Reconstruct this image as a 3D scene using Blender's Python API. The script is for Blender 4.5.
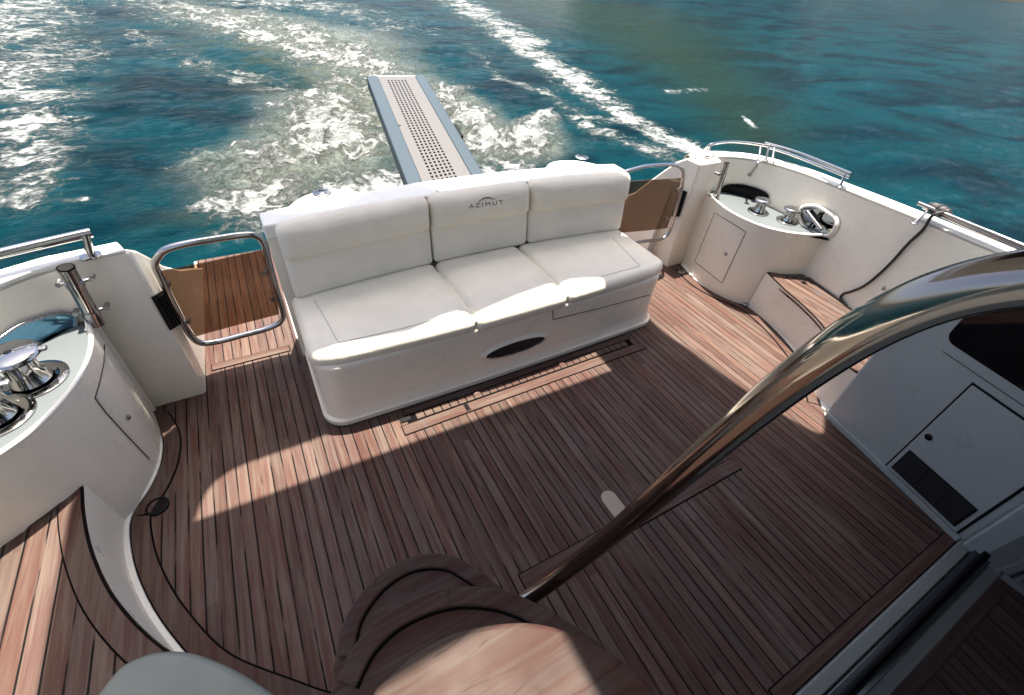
import bpy, bmesh, math, random
import numpy as np
from mathutils import Vector, Matrix
from mathutils.bvhtree import BVHTree
R = math.radians
random.seed(7); rng = np.random.default_rng(7)
for o in list(bpy.data.objects): bpy.data.objects.remove(o, do_unlink=True)
scn = bpy.context.scene; col = scn.collection

# ---------------------------------------------------------------- camera
CXP, CYP, HC = 512.0, 342.0, 2.1
a = np.array([176 - CXP, -77 - CYP]); b = np.array([1489 - CXP, 42.6 - CYP])
F = float(np.sqrt(-(a @ b)))
Yc = np.array([a[0], a[1], F]); Yc /= np.linalg.norm(Yc)
Xc = np.array([b[0], b[1], F]); Xc /= np.linalg.norm(Xc)
Zc = np.cross(Xc, Yc); Zc = Zc if Zc[1] < 0 else -Zc
RM = np.array([Xc, Yc, Zc])                       # camera (right, down, forward) -> boat axes
cam_d = bpy.data.cameras.new('camera'); cam = bpy.data.objects.new('camera', cam_d); col.objects.link(cam)
right = RM @ np.array([1, 0, 0]); up = RM @ np.array([0, -1, 0]); back = RM @ np.array([0, 0, -1])
m = Matrix([[right[i], up[i], back[i], 0] for i in range(3)] + [[0, 0, 0, 1]])
m.translation = Vector((0, 0, HC)); cam.matrix_world = m
cam_d.sensor_width = 36; cam_d.lens = F / 1024 * 36
cam_d.shift_y = -(347.5 - CYP) / 1024; cam_d.clip_start = 0.02; cam_d.clip_end = 6000
scn.camera = cam
# ---------------------------------------------------------------- world, sun, exposure
SUN = Vector((0.08, 0.20, 1.0)).normalized()
w = bpy.data.worlds.new('World'); scn.world = w; w.use_nodes = True
nt = w.node_tree; sky = nt.nodes.new('ShaderNodeTexSky'); sky.sky_type = 'NISHITA'; sky.sun_disc = False
sky.sun_elevation = math.asin(SUN.z); sky.sun_rotation = math.atan2(SUN.x, SUN.y)
sky.air_density = 0.8; sky.dust_density = 4.0; sky.ozone_density = 0.2
nt.links.new(sky.outputs[0], nt.nodes['Background'].inputs[0]); nt.nodes['Background'].inputs[1].default_value = 0.07
sd = bpy.data.lights.new('sun', 'SUN'); sd.energy = 3.6; sd.angle = R(0.6); sd.color = (1.0, 0.90, 0.76)
so = bpy.data.objects.new('sun', sd); col.objects.link(so)
so.rotation_euler = SUN.to_track_quat('Z', 'Y').to_euler()
scn.view_settings.view_transform = 'Standard'; scn.view_settings.look = 'None'
scn.view_settings.exposure = 2.2; scn.view_settings.gamma = 1.0
scn.render.engine = 'CYCLES'; scn.cycles.max_bounces = 10; scn.cycles.diffuse_bounces = 4

# ---------------------------------------------------------------- measuring helpers
def ray(px, py): return RM @ np.array([(px - CXP) / F, (py - CYP) / F, 1.0])
def atz(px, py, z=0.0):
    d = ray(px, py); t = (z - HC) / d[2]; return Vector((d[0]*t, d[1]*t, z))
def aty(px, py, y):
    d = ray(px, py); t = y / d[1]; return Vector((d[0]*t, y, HC + d[2]*t))
def atx(px, py, x):
    d = ray(px, py); t = x / d[0]; return Vector((x, d[1]*t, HC + d[2]*t))
def dep(px, py, dd):
    d = ray(px, py) * dd; return Vector((d[0], d[1], HC + d[2]))

# ---------------------------------------------------------------- materials
def mat(name, colr=(.8, .8, .8), rough=.5, metal=0, spec=.5, coat=0):
    m = bpy.data.materials.new(name); m.use_nodes = True; p = m.node_tree.nodes['Principled BSDF']
    p.inputs['Base Color'].default_value = (*colr, 1); p.inputs['Roughness'].default_value = rough
    p.inputs['Metallic'].default_value = metal; p.inputs['Specular IOR Level'].default_value = spec
    p.inputs['Coat Weight'].default_value = coat
    return m
class NG:
    def __init__(s, m): s.m = m; s.t = m.node_tree; s.p = s.t.nodes['Principled BSDF']
    def n(s, typ, **k):
        x = s.t.nodes.new(typ)
        for a, v in k.items(): setattr(x, a, v)
        return x
    def l(s, a, b): s.t.links.new(a, b)
    def math(s, op, a, b=None, c=None, clamp=False):
        x = s.n('ShaderNodeMath', operation=op); x.use_clamp = clamp
        for i, v in enumerate((a, b, c)):
            if v is None: continue
            if isinstance(v, (int, float)): x.inputs[i].default_value = v
            else: s.l(v, x.inputs[i])
        return x.outputs[0]
    def pos(s): return s.n('ShaderNodeNewGeometry').outputs['Position']
    def mapping(s, vec, scale=(1, 1, 1), rot=(0, 0, 0), loc=(0, 0, 0)):
        x = s.n('ShaderNodeMapping'); s.l(vec, x.inputs[0])
        x.inputs['Scale'].default_value = scale; x.inputs['Rotation'].default_value = rot; x.inputs['Location'].default_value = loc
        return x.outputs[0]
    def noise(s, vec, scale, detail=4, rough=.55, dist=0):
        x = s.n('ShaderNodeTexNoise'); s.l(vec, x.inputs['Vector'])
        x.inputs['Scale'].default_value = scale; x.inputs['Detail'].default_value = detail
        x.inputs['Roughness'].default_value = rough; x.inputs['Distortion'].default_value = dist
        return x.outputs[0]
    def ss(s, v, lo, hi, a=0.0, b=1.0):
        x = s.n('ShaderNodeMapRange', interpolation_type='SMOOTHSTEP'); s.l(v, x.inputs[0])
        for i, q in zip((1, 2, 3, 4), (lo, hi, a, b)):
            if isinstance(q, (int, float)): x.inputs[i].default_value = q
            else: s.l(q, x.inputs[i])
        return x.outputs[0]
    def mix(s, f, a, b, blend='MIX'):
        x = s.n('ShaderNodeMix', data_type='RGBA', blend_type=blend)
        if isinstance(f, (int, float)): x.inputs[0].default_value = f
        else: s.l(f, x.inputs[0])
        for i, v in ((6, a), (7, b)):
            if isinstance(v, tuple): x.inputs[i].default_value = (*v, 1)
            else: s.l(v, x.inputs[i])
        return x.outputs[2]
    def bump(s, h, strength=.3, dist=.01):
        x = s.n('ShaderNodeBump'); x.inputs['Strength'].default_value = strength; x.inputs['Distance'].default_value = dist
        s.l(h, x.inputs['Height']); s.l(x.outputs[0], s.p.inputs['Normal'])

def teak(name, pitch=0.0, phase=0.0, tone=1.0, grain='y', red=1.0, seam=.0031, axis='x', crack=0):
    m = mat(name); g = NG(m); P = g.pos(); sx = g.n('ShaderNodeSeparateXYZ'); g.l(P, sx.inputs[0])
    sc = {'y': (48, 2.2, 48), 'x': (2.2, 48, 48)}[grain]
    gv = g.mapping(P, sc); tone = tone*.215
    if pitch:
        ax = sx.outputs[0] if axis == 'x' else sx.outputs[1]
        u = g.math('DIVIDE', g.math('SUBTRACT', ax, phase), pitch)
        idx = g.math('FLOOR', u); fr = g.math('SUBTRACT', u, idx)
        wn = g.n('ShaderNodeTexWhiteNoise', noise_dimensions='1D'); g.l(idx, wn.inputs['W']); rnd = wn.outputs[0]
        # planks are laid in lengths: a second random per length
        yy = g.math('ADD', g.math('MULTIPLY', sx.outputs[1 if axis == 'x' else 0], .62), g.math('MULTIPLY', rnd, 7.0))
        idy = g.math('FLOOR', g.math('MULTIPLY', yy, .6))
        w2 = g.n('ShaderNodeTexWhiteNoise', noise_dimensions='2D'); cb = g.n('ShaderNodeCombineXYZ'); g.l(idx, cb.inputs[0]); g.l(idy, cb.inputs[1]); g.l(cb.outputs[0], w2.inputs[0])
        rnd2 = w2.outputs[0]
        off = g.n('ShaderNodeVectorMath', operation='ADD'); cb2 = g.n('ShaderNodeCombineXYZ'); g.l(g.math('MULTIPLY', rnd2, 37.0), cb2.inputs[2]); g.l(gv, off.inputs[0]); g.l(cb2.outputs[0], off.inputs[1]); gv = off.outputs[0]
    grn = g.noise(gv, 1.0, 5, .62, .6); gr2 = g.noise(g.mapping(gv, (.35, .8, .35)), 1.0, 3, .5, 1.2)
    c = g.mix(g.ss(grn, .33, .70), tuple(v*tone for v in (.36*red, .185, .155)), tuple(v*tone for v in (.56, .425, .35)))
    c = g.mix(g.ss(gr2, .45, .75, 0, .35), c, tuple(v*tone for v in (.36, .25, .22)))
    blot = g.noise(g.mapping(P, (1.0, .55, 1)), 1.6, 4, .6)
    c = g.mix(g.ss(blot, .40, .70, 0, .40), c, tuple(v*tone for v in (.30, .10, .09)))
    # damp pale spots and dark water marks
    sp = g.noise(g.mapping(P, (3.0, 1.2, 3)), 2.3, 3, .6)
    c = g.mix(g.ss(sp, .58, .74, 0, .55), c, tuple(v*tone for v in (.42, .37, .36)))
    if pitch:
        hs = g.n('ShaderNodeHueSaturation'); g.l(c, hs.inputs['Color'])
        g.l(g.ss(rnd2, 0, 1, .84, 1.13), hs.inputs['Value']); g.l(g.ss(rnd, 0, 1, .90, 1.10), hs.inputs['Saturation']); c = hs.outputs[0]
        wob = g.math('MULTIPLY', g.math('SUBTRACT', g.noise(g.mapping(P, (8, 5, 1)), 1.5, 2), .5), .035)
        d = g.math('MULTIPLY', g.math('MINIMUM', g.math('ADD', fr, wob), g.math('SUBTRACT', 1.0, g.math('ADD', fr, wob))), pitch)
        # caulking wears away and fades along its length
        wear = g.ss(g.noise(g.mapping(P, (9, 1.4, 1)), 2.2, 3), .36, .50, .10, 1.0)
        sm = g.math('MULTIPLY', g.ss(d, seam*.7, seam*1.5, 1, 0), wear)
        c = g.mix(sm, c, (.003, .0025, .003))
        h = g.math('SUBTRACT', g.math('MULTIPLY', grn, .35), sm)
    else: h = grn
    if crack:
        v = g.n('ShaderNodeTexVoronoi', feature='DISTANCE_TO_EDGE'); v.inputs['Scale'].default_value = 1.0
        wn_ = g.n('ShaderNodeTexNoise'); wn_.inputs['Scale'].default_value = 5; wn_.inputs['Detail'].default_value = 5; g.l(P, wn_.inputs['Vector'])
        sc_ = g.n('ShaderNodeVectorMath', operation='SCALE'); g.l(wn_.outputs['Color'], sc_.inputs[0]); sc_.inputs['Scale'].default_value = .9
        ad_ = g.n('ShaderNodeVectorMath', operation='ADD'); g.l(g.mapping(P, (4, 17, 6), rot=(0, 0, R(18))), ad_.inputs[0]); g.l(sc_.outputs[0], ad_.inputs[1]); g.l(ad_.outputs[0], v.inputs['Vector'])
        ck = g.math('MULTIPLY', g.ss(v.outputs['Distance'], .0, .035, 1, 0), g.ss(g.noise(P, 7, 3), .45, .62, 0, crack))
        c = g.mix(ck, c, (.03, .018, .014)); h = g.math('SUBTRACT', grn, ck)
    g.l(c, g.p.inputs['Base Color']); g.p.inputs['Specular IOR Level'].default_value = .10
    g.l(g.ss(g.noise(P, 5, 3), .3, .7, .45, .72), g.p.inputs['Roughness'])
    g.bump(h, .35, .002)
    return m
def gelcoat(name, c, rough=.32, var=.06):
    m = mat(name, c, rough); g = NG(m); P = g.pos()
    n1 = g.noise(P, 2.2, 4, .6); n2 = g.noise(P, 6.0, 4, .6)
    cc = g.mix(g.ss(n1, .35, .7, 0, .8), tuple(c), tuple(v*(1-var) for v in c))
    cc = g.mix(g.ss(n1, .45, .9, 0, .10), cc, tuple(v*k for v, k in zip(c, (.80, .77, .70))))
    g.l(cc, g.p.inputs['Base Color']); g.l(g.ss(n2, .3, .7, rough*.75, rough*1.4), g.p.inputs['Roughness'])
    g.bump(g.noise(P, 9, 2), .05, .004)
    return m
def steel(name, c=(.72, .73, .74), r=.09):
    m = mat(name, c, r, 1); g = NG(m); P = g.pos()
    n = g.noise(P, 14, 4, .6); g.l(g.ss(n, .35, .75, r*.6, r*2.4), g.p.inputs['Roughness'])
    g.bump(g.noise(P, 30, 3), .05, .001); return m
def leather(name, c):
    m = mat(name, c, .48, 0, .4); g = NG(m); P = g.pos()
    n = g.noise(P, 5, 4, .6); cc = g.mix(g.ss(n, .35, .7), c, tuple(v*.93 for v in c)); g.l(cc, g.p.inputs['Base Color'])
    v = g.n('ShaderNodeTexVoronoi'); v.inputs['Scale'].default_value = 320; g.l(P, v.inputs[0])
    h = g.math('ADD', g.math('MULTIPLY', v.outputs[0], .12), g.math('ADD', g.noise(g.mapping(P, (5, 14, 7)), 1.6, 3, .6, .8), g.math('MULTIPLY', n, .6)))
    g.bump(h, .28, .012); return m
M = {}
PITCH = 0.0528
M['teak_deck'] = teak('teak_deck', PITCH, -0.008, 1.0)
M['teak_step'] = teak('teak_step', 0.062, 0.017, 1.02, red=.95)
M['teak_board'] = teak('teak_board', 0, 0, .92, 'y'); M['teak_board_x'] = teak('teak_board_x', 0, 0, .95, 'x')
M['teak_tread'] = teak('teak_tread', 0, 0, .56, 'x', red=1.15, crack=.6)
M['caulk'] = mat('caulk', (.004, .0035, .004), .8, spec=.05)
M['gel'] = gelcoat('gelcoat', (.85, .80, .695)); M['gel_white'] = gelcoat('gelcoat_white', (.85, .83, .77), .28, .03)
M['gel_shade'] = gelcoat('gelcoat_shaded', (.33, .36, .36), .35)  # white gelcoat with the cabin's shade put into its colour
M['leather'] = leather('leather', (.83, .785, .675)); M['leather2'] = leather('leather_roll', (.79, .74, .625))
M['steel'] = steel('stainless', (.42, .42, .42)); M['steel_soft'] = steel('steel_soft', (.30, .31, .32), .25); M['chrome'] = steel('chrome', (.36, .355, .35), .07); M['shelf_steel'] = mat('shelf_steel', (.16, .185, .20), .33, .35)
M['alu'] = mat('gangway_rail', (.030, .050, .064), .42, .2); M['alu_plate'] = mat('gangway_plate', (.080, .079, .079), .5)
M['black'] = mat('black_rubber', (.004, .004, .005), .6, spec=.15); M['blackgloss'] = mat('black_gloss', (.002, .0025, .004), .05, spec=.35)
M['dark'] = mat('dark_void', (.01, .01, .014), .7); M['seal'] = mat('seal', (.05, .045, .04), .6)
M['stitch'] = mat('stitching', (.44, .42, .39), .7); M['emblem'] = mat('emblem_thread', (.10, .09, .085), .6)
M['tan_plate'] = gelcoat('tan_plate', (.34, .28, .22), .5)
M['rope'] = mat('black_strap', (.016, .017, .02), .6); M['ceiling'] = mat('overhang_lining', (.78, .76, .73), .5)
M['hull'] = gelcoat('hull_gel', (.72, .73, .73), .25, .03)
def acrylic():
    m = bpy.data.materials.new('smoked_acrylic'); m.use_nodes = True; t = m.node_tree; t.nodes.clear()
    out = t.nodes.new('ShaderNodeOutputMaterial'); tr = t.nodes.new('ShaderNodeBsdfTransparent'); tr.inputs[0].default_value = (.70, .57, .46, 1)
    df = t.nodes.new('ShaderNodeBsdfDiffuse'); df.inputs[0].default_value = (.12, .085, .062, 1)
    gl = t.nodes.new('ShaderNodeBsdfGlossy'); gl.inputs['Roughness'].default_value = .08
    m1 = t.nodes.new('ShaderNodeMixShader'); m1.inputs[0].default_value = .40; m2 = t.nodes.new('ShaderNodeMixShader'); m2.inputs[0].default_value = .05
    L = t.links.new; L(tr.outputs[0], m1.inputs[1]); L(df.outputs[0], m1.inputs[2]); L(m1.outputs[0], m2.inputs[1]); L(gl.outputs[0], m2.inputs[2]); L(m2.outputs[0], out.inputs[0])
    return m
M['acrylic'] = acrylic()

# ---------------------------------------------------------------- object helpers
def thing(name, label, cat, loc=(0, 0, 0), group=None, kind=None):
    o = bpy.data.objects.new(name, None); col.objects.link(o); o.location = loc
    o['label'] = label; o['category'] = cat; o.empty_display_size = .05
    if group: o['group'] = group
    if kind: o['kind'] = kind
    return o
def wloc(o):
    v = Vector((0, 0, 0))
    while o: v += Vector(o.location); o = o.parent
    return v
def mesh(name, verts, faces, mt, parent=None, smooth=False, bevel=0, seg=2, sub=0, label=None, cat=None, kind=None, auto=True):
    off = wloc(parent) if parent else Vector((0, 0, 0))
    me = bpy.data.meshes.new(name); me.from_pydata([tuple(Vector(v) - off) for v in verts], [], faces)
    bm = bmesh.new(); bm.from_mesh(me); bmesh.ops.recalc_face_normals(bm, faces=bm.faces)
    if smooth:
        for f in bm.faces: f.smooth = True
    bm.to_mesh(me); bm.free()
    me.materials.append(M[mt] if isinstance(mt, str) else mt)
    o = bpy.data.objects.new(name, me); col.objects.link(o)
    if parent: o.parent = parent
    if smooth and auto:
        for e in me.edges: pass
        md = o.modifiers.new('e', 'EDGE_SPLIT'); md.split_angle = R(50)
    if bevel:
        md = o.modifiers.new('b', 'BEVEL'); md.width = bevel; md.segments = seg; md.limit_method = 'ANGLE'; md.angle_limit = R(32)
        if smooth or seg > 1:
            for p in me.polygons: p.use_smooth = True
            o.modifiers.new('w', 'WEIGHTED_NORMAL').keep_sharp = False
    if sub: md = o.modifiers.new('s', 'SUBSURF'); md.levels = md.render_levels = sub
    if label: o['label'] = label
    if cat: o['category'] = cat
    if kind: o['kind'] = kind
    return o
def bvh(*objs):
    V = []; Fc = []
    for o in objs:
        n = len(V); w0 = wloc(o)
        V += [v.co + w0 for v in o.data.vertices]; Fc += [[i + n for i in p.vertices] for p in o.data.polygons]
    return BVHTree.FromPolygons(V, Fc)
def on(px, py, tree, off=.003):
    d = Vector(ray(px, py)).normalized(); h = tree.ray_cast(Vector((0, 0, HC)), d)
    if h[0] is None: return None
    n = h[1] if h[1].dot(d) < 0 else -h[1]
    return h[0] + n * off
class MB:
    def __init__(s): s.v = []; s.f = []
    def add(s, v, f): n = len(s.v); s.v += [Vector(x) for x in v]; s.f += [[i + n for i in q] for q in f]; return s
    def box(s, a, b):
        (x0, y0, z0), (x1, y1, z1) = a, b
        return s.add([(x0,y0,z0),(x1,y0,z0),(x1,y1,z0),(x0,y1,z0),(x0,y0,z1),(x1,y0,z1),(x1,y1,z1),(x0,y1,z1)],
              [(0,3,2,1),(4,5,6,7),(0,1,5,4),(1,2,6,5),(2,3,7,6),(3,0,4,7)])
    def prism(s, poly, z0, z1):
        n = len(poly); g = lambda z, p: z(p) if callable(z) else z
        v = [(p[0], p[1], g(z0, p)) for p in poly] + [(p[0], p[1], g(z1, p)) for p in poly]
        return s.add(v, [list(range(n))[::-1], list(range(n, 2*n))] + [(i, (i+1) % n, (i+1) % n + n, i + n) for i in range(n)])
    def tube(s, pts, r, n=12, closed=False, caps=True):
        pts = [Vector(p) for p in pts]; N = len(pts); rs = r if isinstance(r, (list, tuple)) else [r]*N
        T = []
        for i in range(N):
            if closed: t = pts[(i+1) % N] - pts[i-1]
            else: t = pts[min(i+1, N-1)] - pts[max(i-1, 0)]
            T.append(t.normalized())
        nrm = T[0].orthogonal().normalized(); V = []
        for i in range(N):
            nrm = (nrm - T[i]*nrm.dot(T[i])).normalized(); bn = T[i].cross(nrm)
            for k in range(n):
                a = 2*math.pi*k/n; V.append(pts[i] + (nrm*math.cos(a) + bn*math.sin(a))*rs[i])
        Fc = []
        for i in range(N if closed else N-1):
            j = (i+1) % N
            for k in range(n): Fc.append((i*n+k, i*n+(k+1) % n, j*n+(k+1) % n, j*n+k))
        if caps and not closed: Fc += [list(range(n))[::-1], list(range((N-1)*n, N*n))]
        return s.add(V, Fc)
    def lathe(s, prof, c, axis=(0, 0, 1), n=32):
        q = Vector((0, 0, 1)).rotation_difference(Vector(axis)); c = Vector(c); V = []; Fc = []
        for (r, z) in prof:
            for k in range(n):
                a = 2*math.pi*k/n; V.append(c + q @ Vector((r*math.cos(a), r*math.sin(a), z)))
        for i in range(len(prof)-1):
            for k in range(n): Fc.append((i*n+k, i*n+(k+1) % n, (i+1)*n+(k+1) % n, (i+1)*n+k))
        Fc += [list(range(n))[::-1], list(range((len(prof)-1)*n, len(prof)*n))]
        return s.add(V, Fc)
    def out(s, name, mt, parent=None, **k): return mesh(name, s.v, s.f, mt, parent, **k)
def smooth_path(pts, n=8, closed=False):
    P = [Vector(p) for p in pts]; N = len(P); out = []
    for i in range(N if closed else N-1):
        if closed: p0, p1, p2, p3 = P[i-1], P[i], P[(i+1) % N], P[(i+2) % N]
        else: p0, p1, p2, p3 = P[max(i-1, 0)], P[i], P[i+1], P[min(i+2, N-1)]
        for k in range(n):
            t = k/n; out.append(.5*((2*p1) + (p2-p0)*t + (2*p0-5*p1+4*p2-p3)*t*t + (3*p1-p0-3*p2+p3)*t**3))
    if not closed: out.append(P[-1])
    return out
def rbox(hx, hy, hz, r, n=4, inner=8):
    def lin(h):
        c = h - r; A = [-h + r*(1 - math.tan((1 - k/n)*math.pi/4)) for k in range(n)]
        A = [-c - r*math.tan((1-k/n)*math.pi/4) for k in range(n)]
        B = [-c + 2*c*k/inner for k in range(inner+1)]
        return A + B + [-x for x in A[::-1]]
    L = [lin(hx), lin(hy), lin(hz)]; idx = {}; V = []; Fc = []
    H = (hx, hy, hz)
    def vid(p):
        k = tuple(round(x, 6) for x in p)
        if k not in idx:
            q = [max(-(H[i]-r), min(H[i]-r, p[i])) for i in range(3)]; d = Vector([p[i]-q[i] for i in range(3)])
            if d.length > 1e-9: d = d.normalized()*r
            idx[k] = len(V); V.append(Vector(q) + d)
        return idx[k]
    for ax in range(3):
        u, v = [i for i in range(3) if i != ax]
        for sgn in (-1, 1):
            for i in range(len(L[u])-1):
                for j in range(len(L[v])-1):
                    q = []
                    for (di, dj) in ((0, 0), (1, 0), (1, 1), (0, 1)):
                        p = [0, 0, 0]; p[ax] = sgn*H[ax]; p[u] = L[u][i+di]; p[v] = L[v][j+dj]; q.append(vid(p))
                    Fc.append(q)
    return V, Fc
def patch(name, corners, tree, mt, parent, n=10, off=.004, smooth=True, **k):
    c = [Vector((*q, 0)) for q in corners]; V = []; G = []
    for j in range(n+1):
        for i in range(n+1):
            u, v = i/n, j/n
            p = c[0]*(1-u)*(1-v) + c[1]*u*(1-v) + c[2]*u*v + c[3]*(1-u)*v
            h = on(p.x, p.y, tree, off); V.append(h if h else atz(p.x, p.y, .3))
    base = len(V)
    Fc = [(j*(n+1)+i, j*(n+1)+i+1, (j+1)*(n+1)+i+1, (j+1)*(n+1)+i) for j in range(n) for i in range(n)]
    return mesh(name, V, Fc, mt, parent, smooth=smooth, **k)
def loop_on(px_pts, tree, off=.004, n=6, closed=True, rounded=False):
    P = [Vector((*q, 0)) for q in px_pts]; N = len(P); out = []
    Q = smooth_path(P, n, closed) if rounded else [P[i].lerp(P[(i+1) % N], k/n) for i in range(N if closed else N-1) for k in range(n)] + ([] if closed else [P[-1]])
    for q in Q:
        h = on(q.x, q.y, tree, off)
        if h: out.append(h)
    return out

XM = 1.20                                            # the boat's centre line
# ================================================================ SEA
def fade(t): return t*t*t*(t*(t*6-15)+10)
def perlin(x, y, seed=0):
    r = np.random.default_rng(seed); G = r.random((256, 256))*2*np.pi
    xi = np.floor(x).astype(int); yi = np.floor(y).astype(int); xf = x-xi; yf = y-yi
    def gr(ix, iy, dx, dy):
        a = G[ix % 256, iy % 256]; return np.cos(a)*dx + np.sin(a)*dy
    u = fade(xf); v = fade(yf)
    n00 = gr(xi, yi, xf, yf); n10 = gr(xi+1, yi, xf-1, yf); n01 = gr(xi, yi+1, xf, yf-1); n11 = gr(xi+1, yi+1, xf-1, yf-1)
    return (n00*(1-u)+n10*u)*(1-v) + (n01*(1-u)+n11*u)*v
def fbm(x, y, o=4, seed=0, g=.5):
    s = 0; am = 1; f = 1
    for k in range(o): s = s + am*perlin(x*f + 17.3*k, y*f - 9.1*k, seed+k); am *= g; f *= 2.03
    return s
SEAZ = -1.2
def seg_density(x, y, pts):
    """soft band round a polyline of (point, half width, strength) on the water"""
    d = np.zeros_like(x)
    for (p, w0, s0), (q, w1, s1) in zip(pts[:-1], pts[1:]):
        ex, ey = q.x-p.x, q.y-p.y; L2 = ex*ex+ey*ey
        t = np.clip(((x-p.x)*ex+(y-p.y)*ey)/L2, 0, 1)
        dist = np.hypot(x-p.x-t*ex, y-p.y-t*ey); ww = w0+(w1-w0)*t; ss_ = s0+(s1-s0)*t
        d = np.maximum(d, ss_*np.exp(-(dist/ww)**2*1.1))
    return d
def W(px, py): return atz(px, py, SEAZ)
def sea():
    nx, ny = 760, 640
    def stretch(n, c, near, total, side):
        t = np.linspace(0, 1, n); k = 9.0; return c + side*(near*t + (total-near)*(np.exp(k*t)-1)/(np.exp(k)-1))
    xr = stretch(nx//2+90, 2.0, 26, 3000, 1); xl = stretch(nx//2-90, 2.0, 13, 3000, -1)[1:][::-1]; xs = np.concatenate([xl, xr])
    ys = np.concatenate([np.linspace(-60, 1.5, 40)[:-1], stretch(ny, 1.5, 24, 3000, 1)])
    X, Y = np.meshgrid(xs, ys); Nx = len(xs); Ny = len(ys)
    rad = np.hypot(X, Y); far = 1/(1+(rad/60)**2)
    wx = X + .5*fbm(X*.3, Y*.3, 2, 5); wy = Y + .5*fbm(X*.3+9, Y*.3, 2, 8)
    # distance-banded foam lanes, placed where they lie on the water
    band_r = [(W(448, -2), 2.2, .66), (W(478, 12), 2.0, .80), (W(520, 42), 1.35, .92), (W(560, 72), .95, .92), (W(600, 98), .80, .90), (W(640, 128), .66, .92), (W(680, 150), .55, .95), (W(715, 172), .5, .9)]
    band_r2 = [(W(470, 48), .5, .42), (W(505, 78), .4, .5), (W(560, 100), .55, .58), (W(600, 130), .6, .66), (W(650, 158), .6, .74)]
    band_l = [(W(2, 2), 3.8, .66), (W(26, 60), 2.0, .74), (W(22, 110), 1.3, .80), (W(12, 160), .9, .78), (W(5, 215), .55, .70)]
    band_l2 = [(W(0, 195), .14, .8), (W(45, 188), .13, .72), (W(78, 182), .08, .6)]
    band_l3 = [(W(50, 213), .12, .85), (W(78, 209), .10, .8)]
    mid = [(W(130, -2), 2.4, .50), (W(220, 18), 3.0, .72), (W(290, 38), 3.0, .78), (W(350, 58), 2.6, .78), (W(385, 90), 1.8, .72), (W(445, 115), .9, .66)]
    mid2 = [(W(240, -4), 5.0, .56), (W(330, 8), 4.0, .60), (W(400, 28), 2.6, .50)]
    boil = [(W(188, 145), .40, .70), (W(225, 155), 1.0, .86), (W(285, 165), 1.6, .92), (W(340, 150), 1.5, .90), (W(330, 105), 1.5, .74)]
    boil2 = [(W(432, 90), .9, .74), (W(465, 115), 1.1, .86), (W(500, 150), 1.2, .94), (W(532, 135), .75, .94), (W(550, 108), .28, .84)]
    boil3 = [(W(215, 205), .45, .8), (W(250, 205), .8, .85), (W(330, 200), 1.0, .9), (W(520, 180), 1.0, .9)]
    lite = [(W(110, 25), .8, .30), (W(190, 60), 1.0, .36), (W(260, 80), 1.2, .46), (W(330, 95), 1.4, .52)]
    fl = [(W(672, 93), .35, .5), (W(705, 90), .30, .58)]; fl2 = [(W(742, 116), .14, .72), (W(753, 125), .12, .72)]
    foam = np.zeros_like(X)
    for bd in (band_r, band_r2, band_l, band_l2, band_l3, mid, mid2, boil, boil2, boil3, lite, fl, fl2): foam = np.maximum(foam, seg_density(wx, wy, bd))
    foam = foam*(1 + .16*fbm(X*.5, Y*.5, 4, 31))
    aer = np.zeros_like(X)
    for bd in ([(W(190, 5), 3.0, .55), (W(310, 50), 3.4, .8), (W(370, 105), 1.9, .95), (W(330, 160), 1.5, 1.0), (W(270, 190), 1.2, .9)], [(W(440, 110), 1.2, .8), (W(510, 150), 1.1, .9)]):
        aer = np.maximum(aer, seg_density(wx, wy, bd))
    refl_tint = np.zeros_like(X)       # green-brown reflection of the far bank, put into the water's colour
    refl_tint = np.maximum(refl_tint, seg_density(wx, wy, [(W(580, 5), 12, .95), (W(640, 30), 7, .95), (W(690, 65), 3.4, .95), (W(735, 105), 1.9, .9), (W(760, 150), 1.2, .8)]))
    churn = np.maximum(seg_density(wx, wy, [(W(205, 165), .6, .75), (W(290, 168), 1.7, 1), (W(345, 140), 1.7, 1), (W(335, 100), 1.8, .7)]), seg_density(wx, wy, [(W(440, 95), .8, .7), (W(465, 115), 1.2, 1), (W(510, 150), 1.2, 1), (W(546, 118), .45, .9)]))
    churn = np.maximum(churn, seg_density(wx, wy, [(W(200, 10), 3.0, .45), (W(330, 40), 4.0, .58), (W(390, 85), 2.0, .6)]))
    swell = .16*fbm(X*.16, Y*.20, 2, 50) + .085*fbm(X*.55, Y*.45, 3, 60)
    rip = .026*fbm(X*1.9+Y*.5, Y*2.4-X*.4, 3, 70)
    wakew = np.exp(-((X-2.0)/(5+.12*Y))**2)
    big = .22*fbm(X*.28, Y*.34, 3, 81)*wakew
    ch = churn*(.42*np.abs(fbm(X*1.1, Y*1.1, 4, 90)) + .16*fbm(X*3.0, Y*3.0, 4, 95) + .10)
    Z = SEAZ + (swell + big)*np.clip(far*1.3, 0, 1) + rip*far**2 + ch + .045*foam*(fbm(X*2.6, Y*2.6, 3, 99) + .3)
    near = (Y < 4.6) & (X > -1.6) & (X < 4.2); Z = np.where(near, np.minimum(Z, SEAZ + .02), Z)
    Z = np.where(Y < 1, SEAZ, Z)
    me = bpy.data.meshes.new('sea'); n = Nx*Ny; me.vertices.add(n)
    me.vertices.foreach_set('co', np.stack([X, Y, Z], -1).astype(np.float32).ravel())
    i, j = np.meshgrid(np.arange(Nx-1), np.arange(Ny-1)); q = np.stack([j*Nx+i, j*Nx+i+1, (j+1)*Nx+i+1, (j+1)*Nx+i], -1).reshape(-1, 4)
    me.loops.add(len(q)*4); me.loops.foreach_set('vertex_index', q.ravel().astype(np.int32)); me.polygons.add(len(q))
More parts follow.
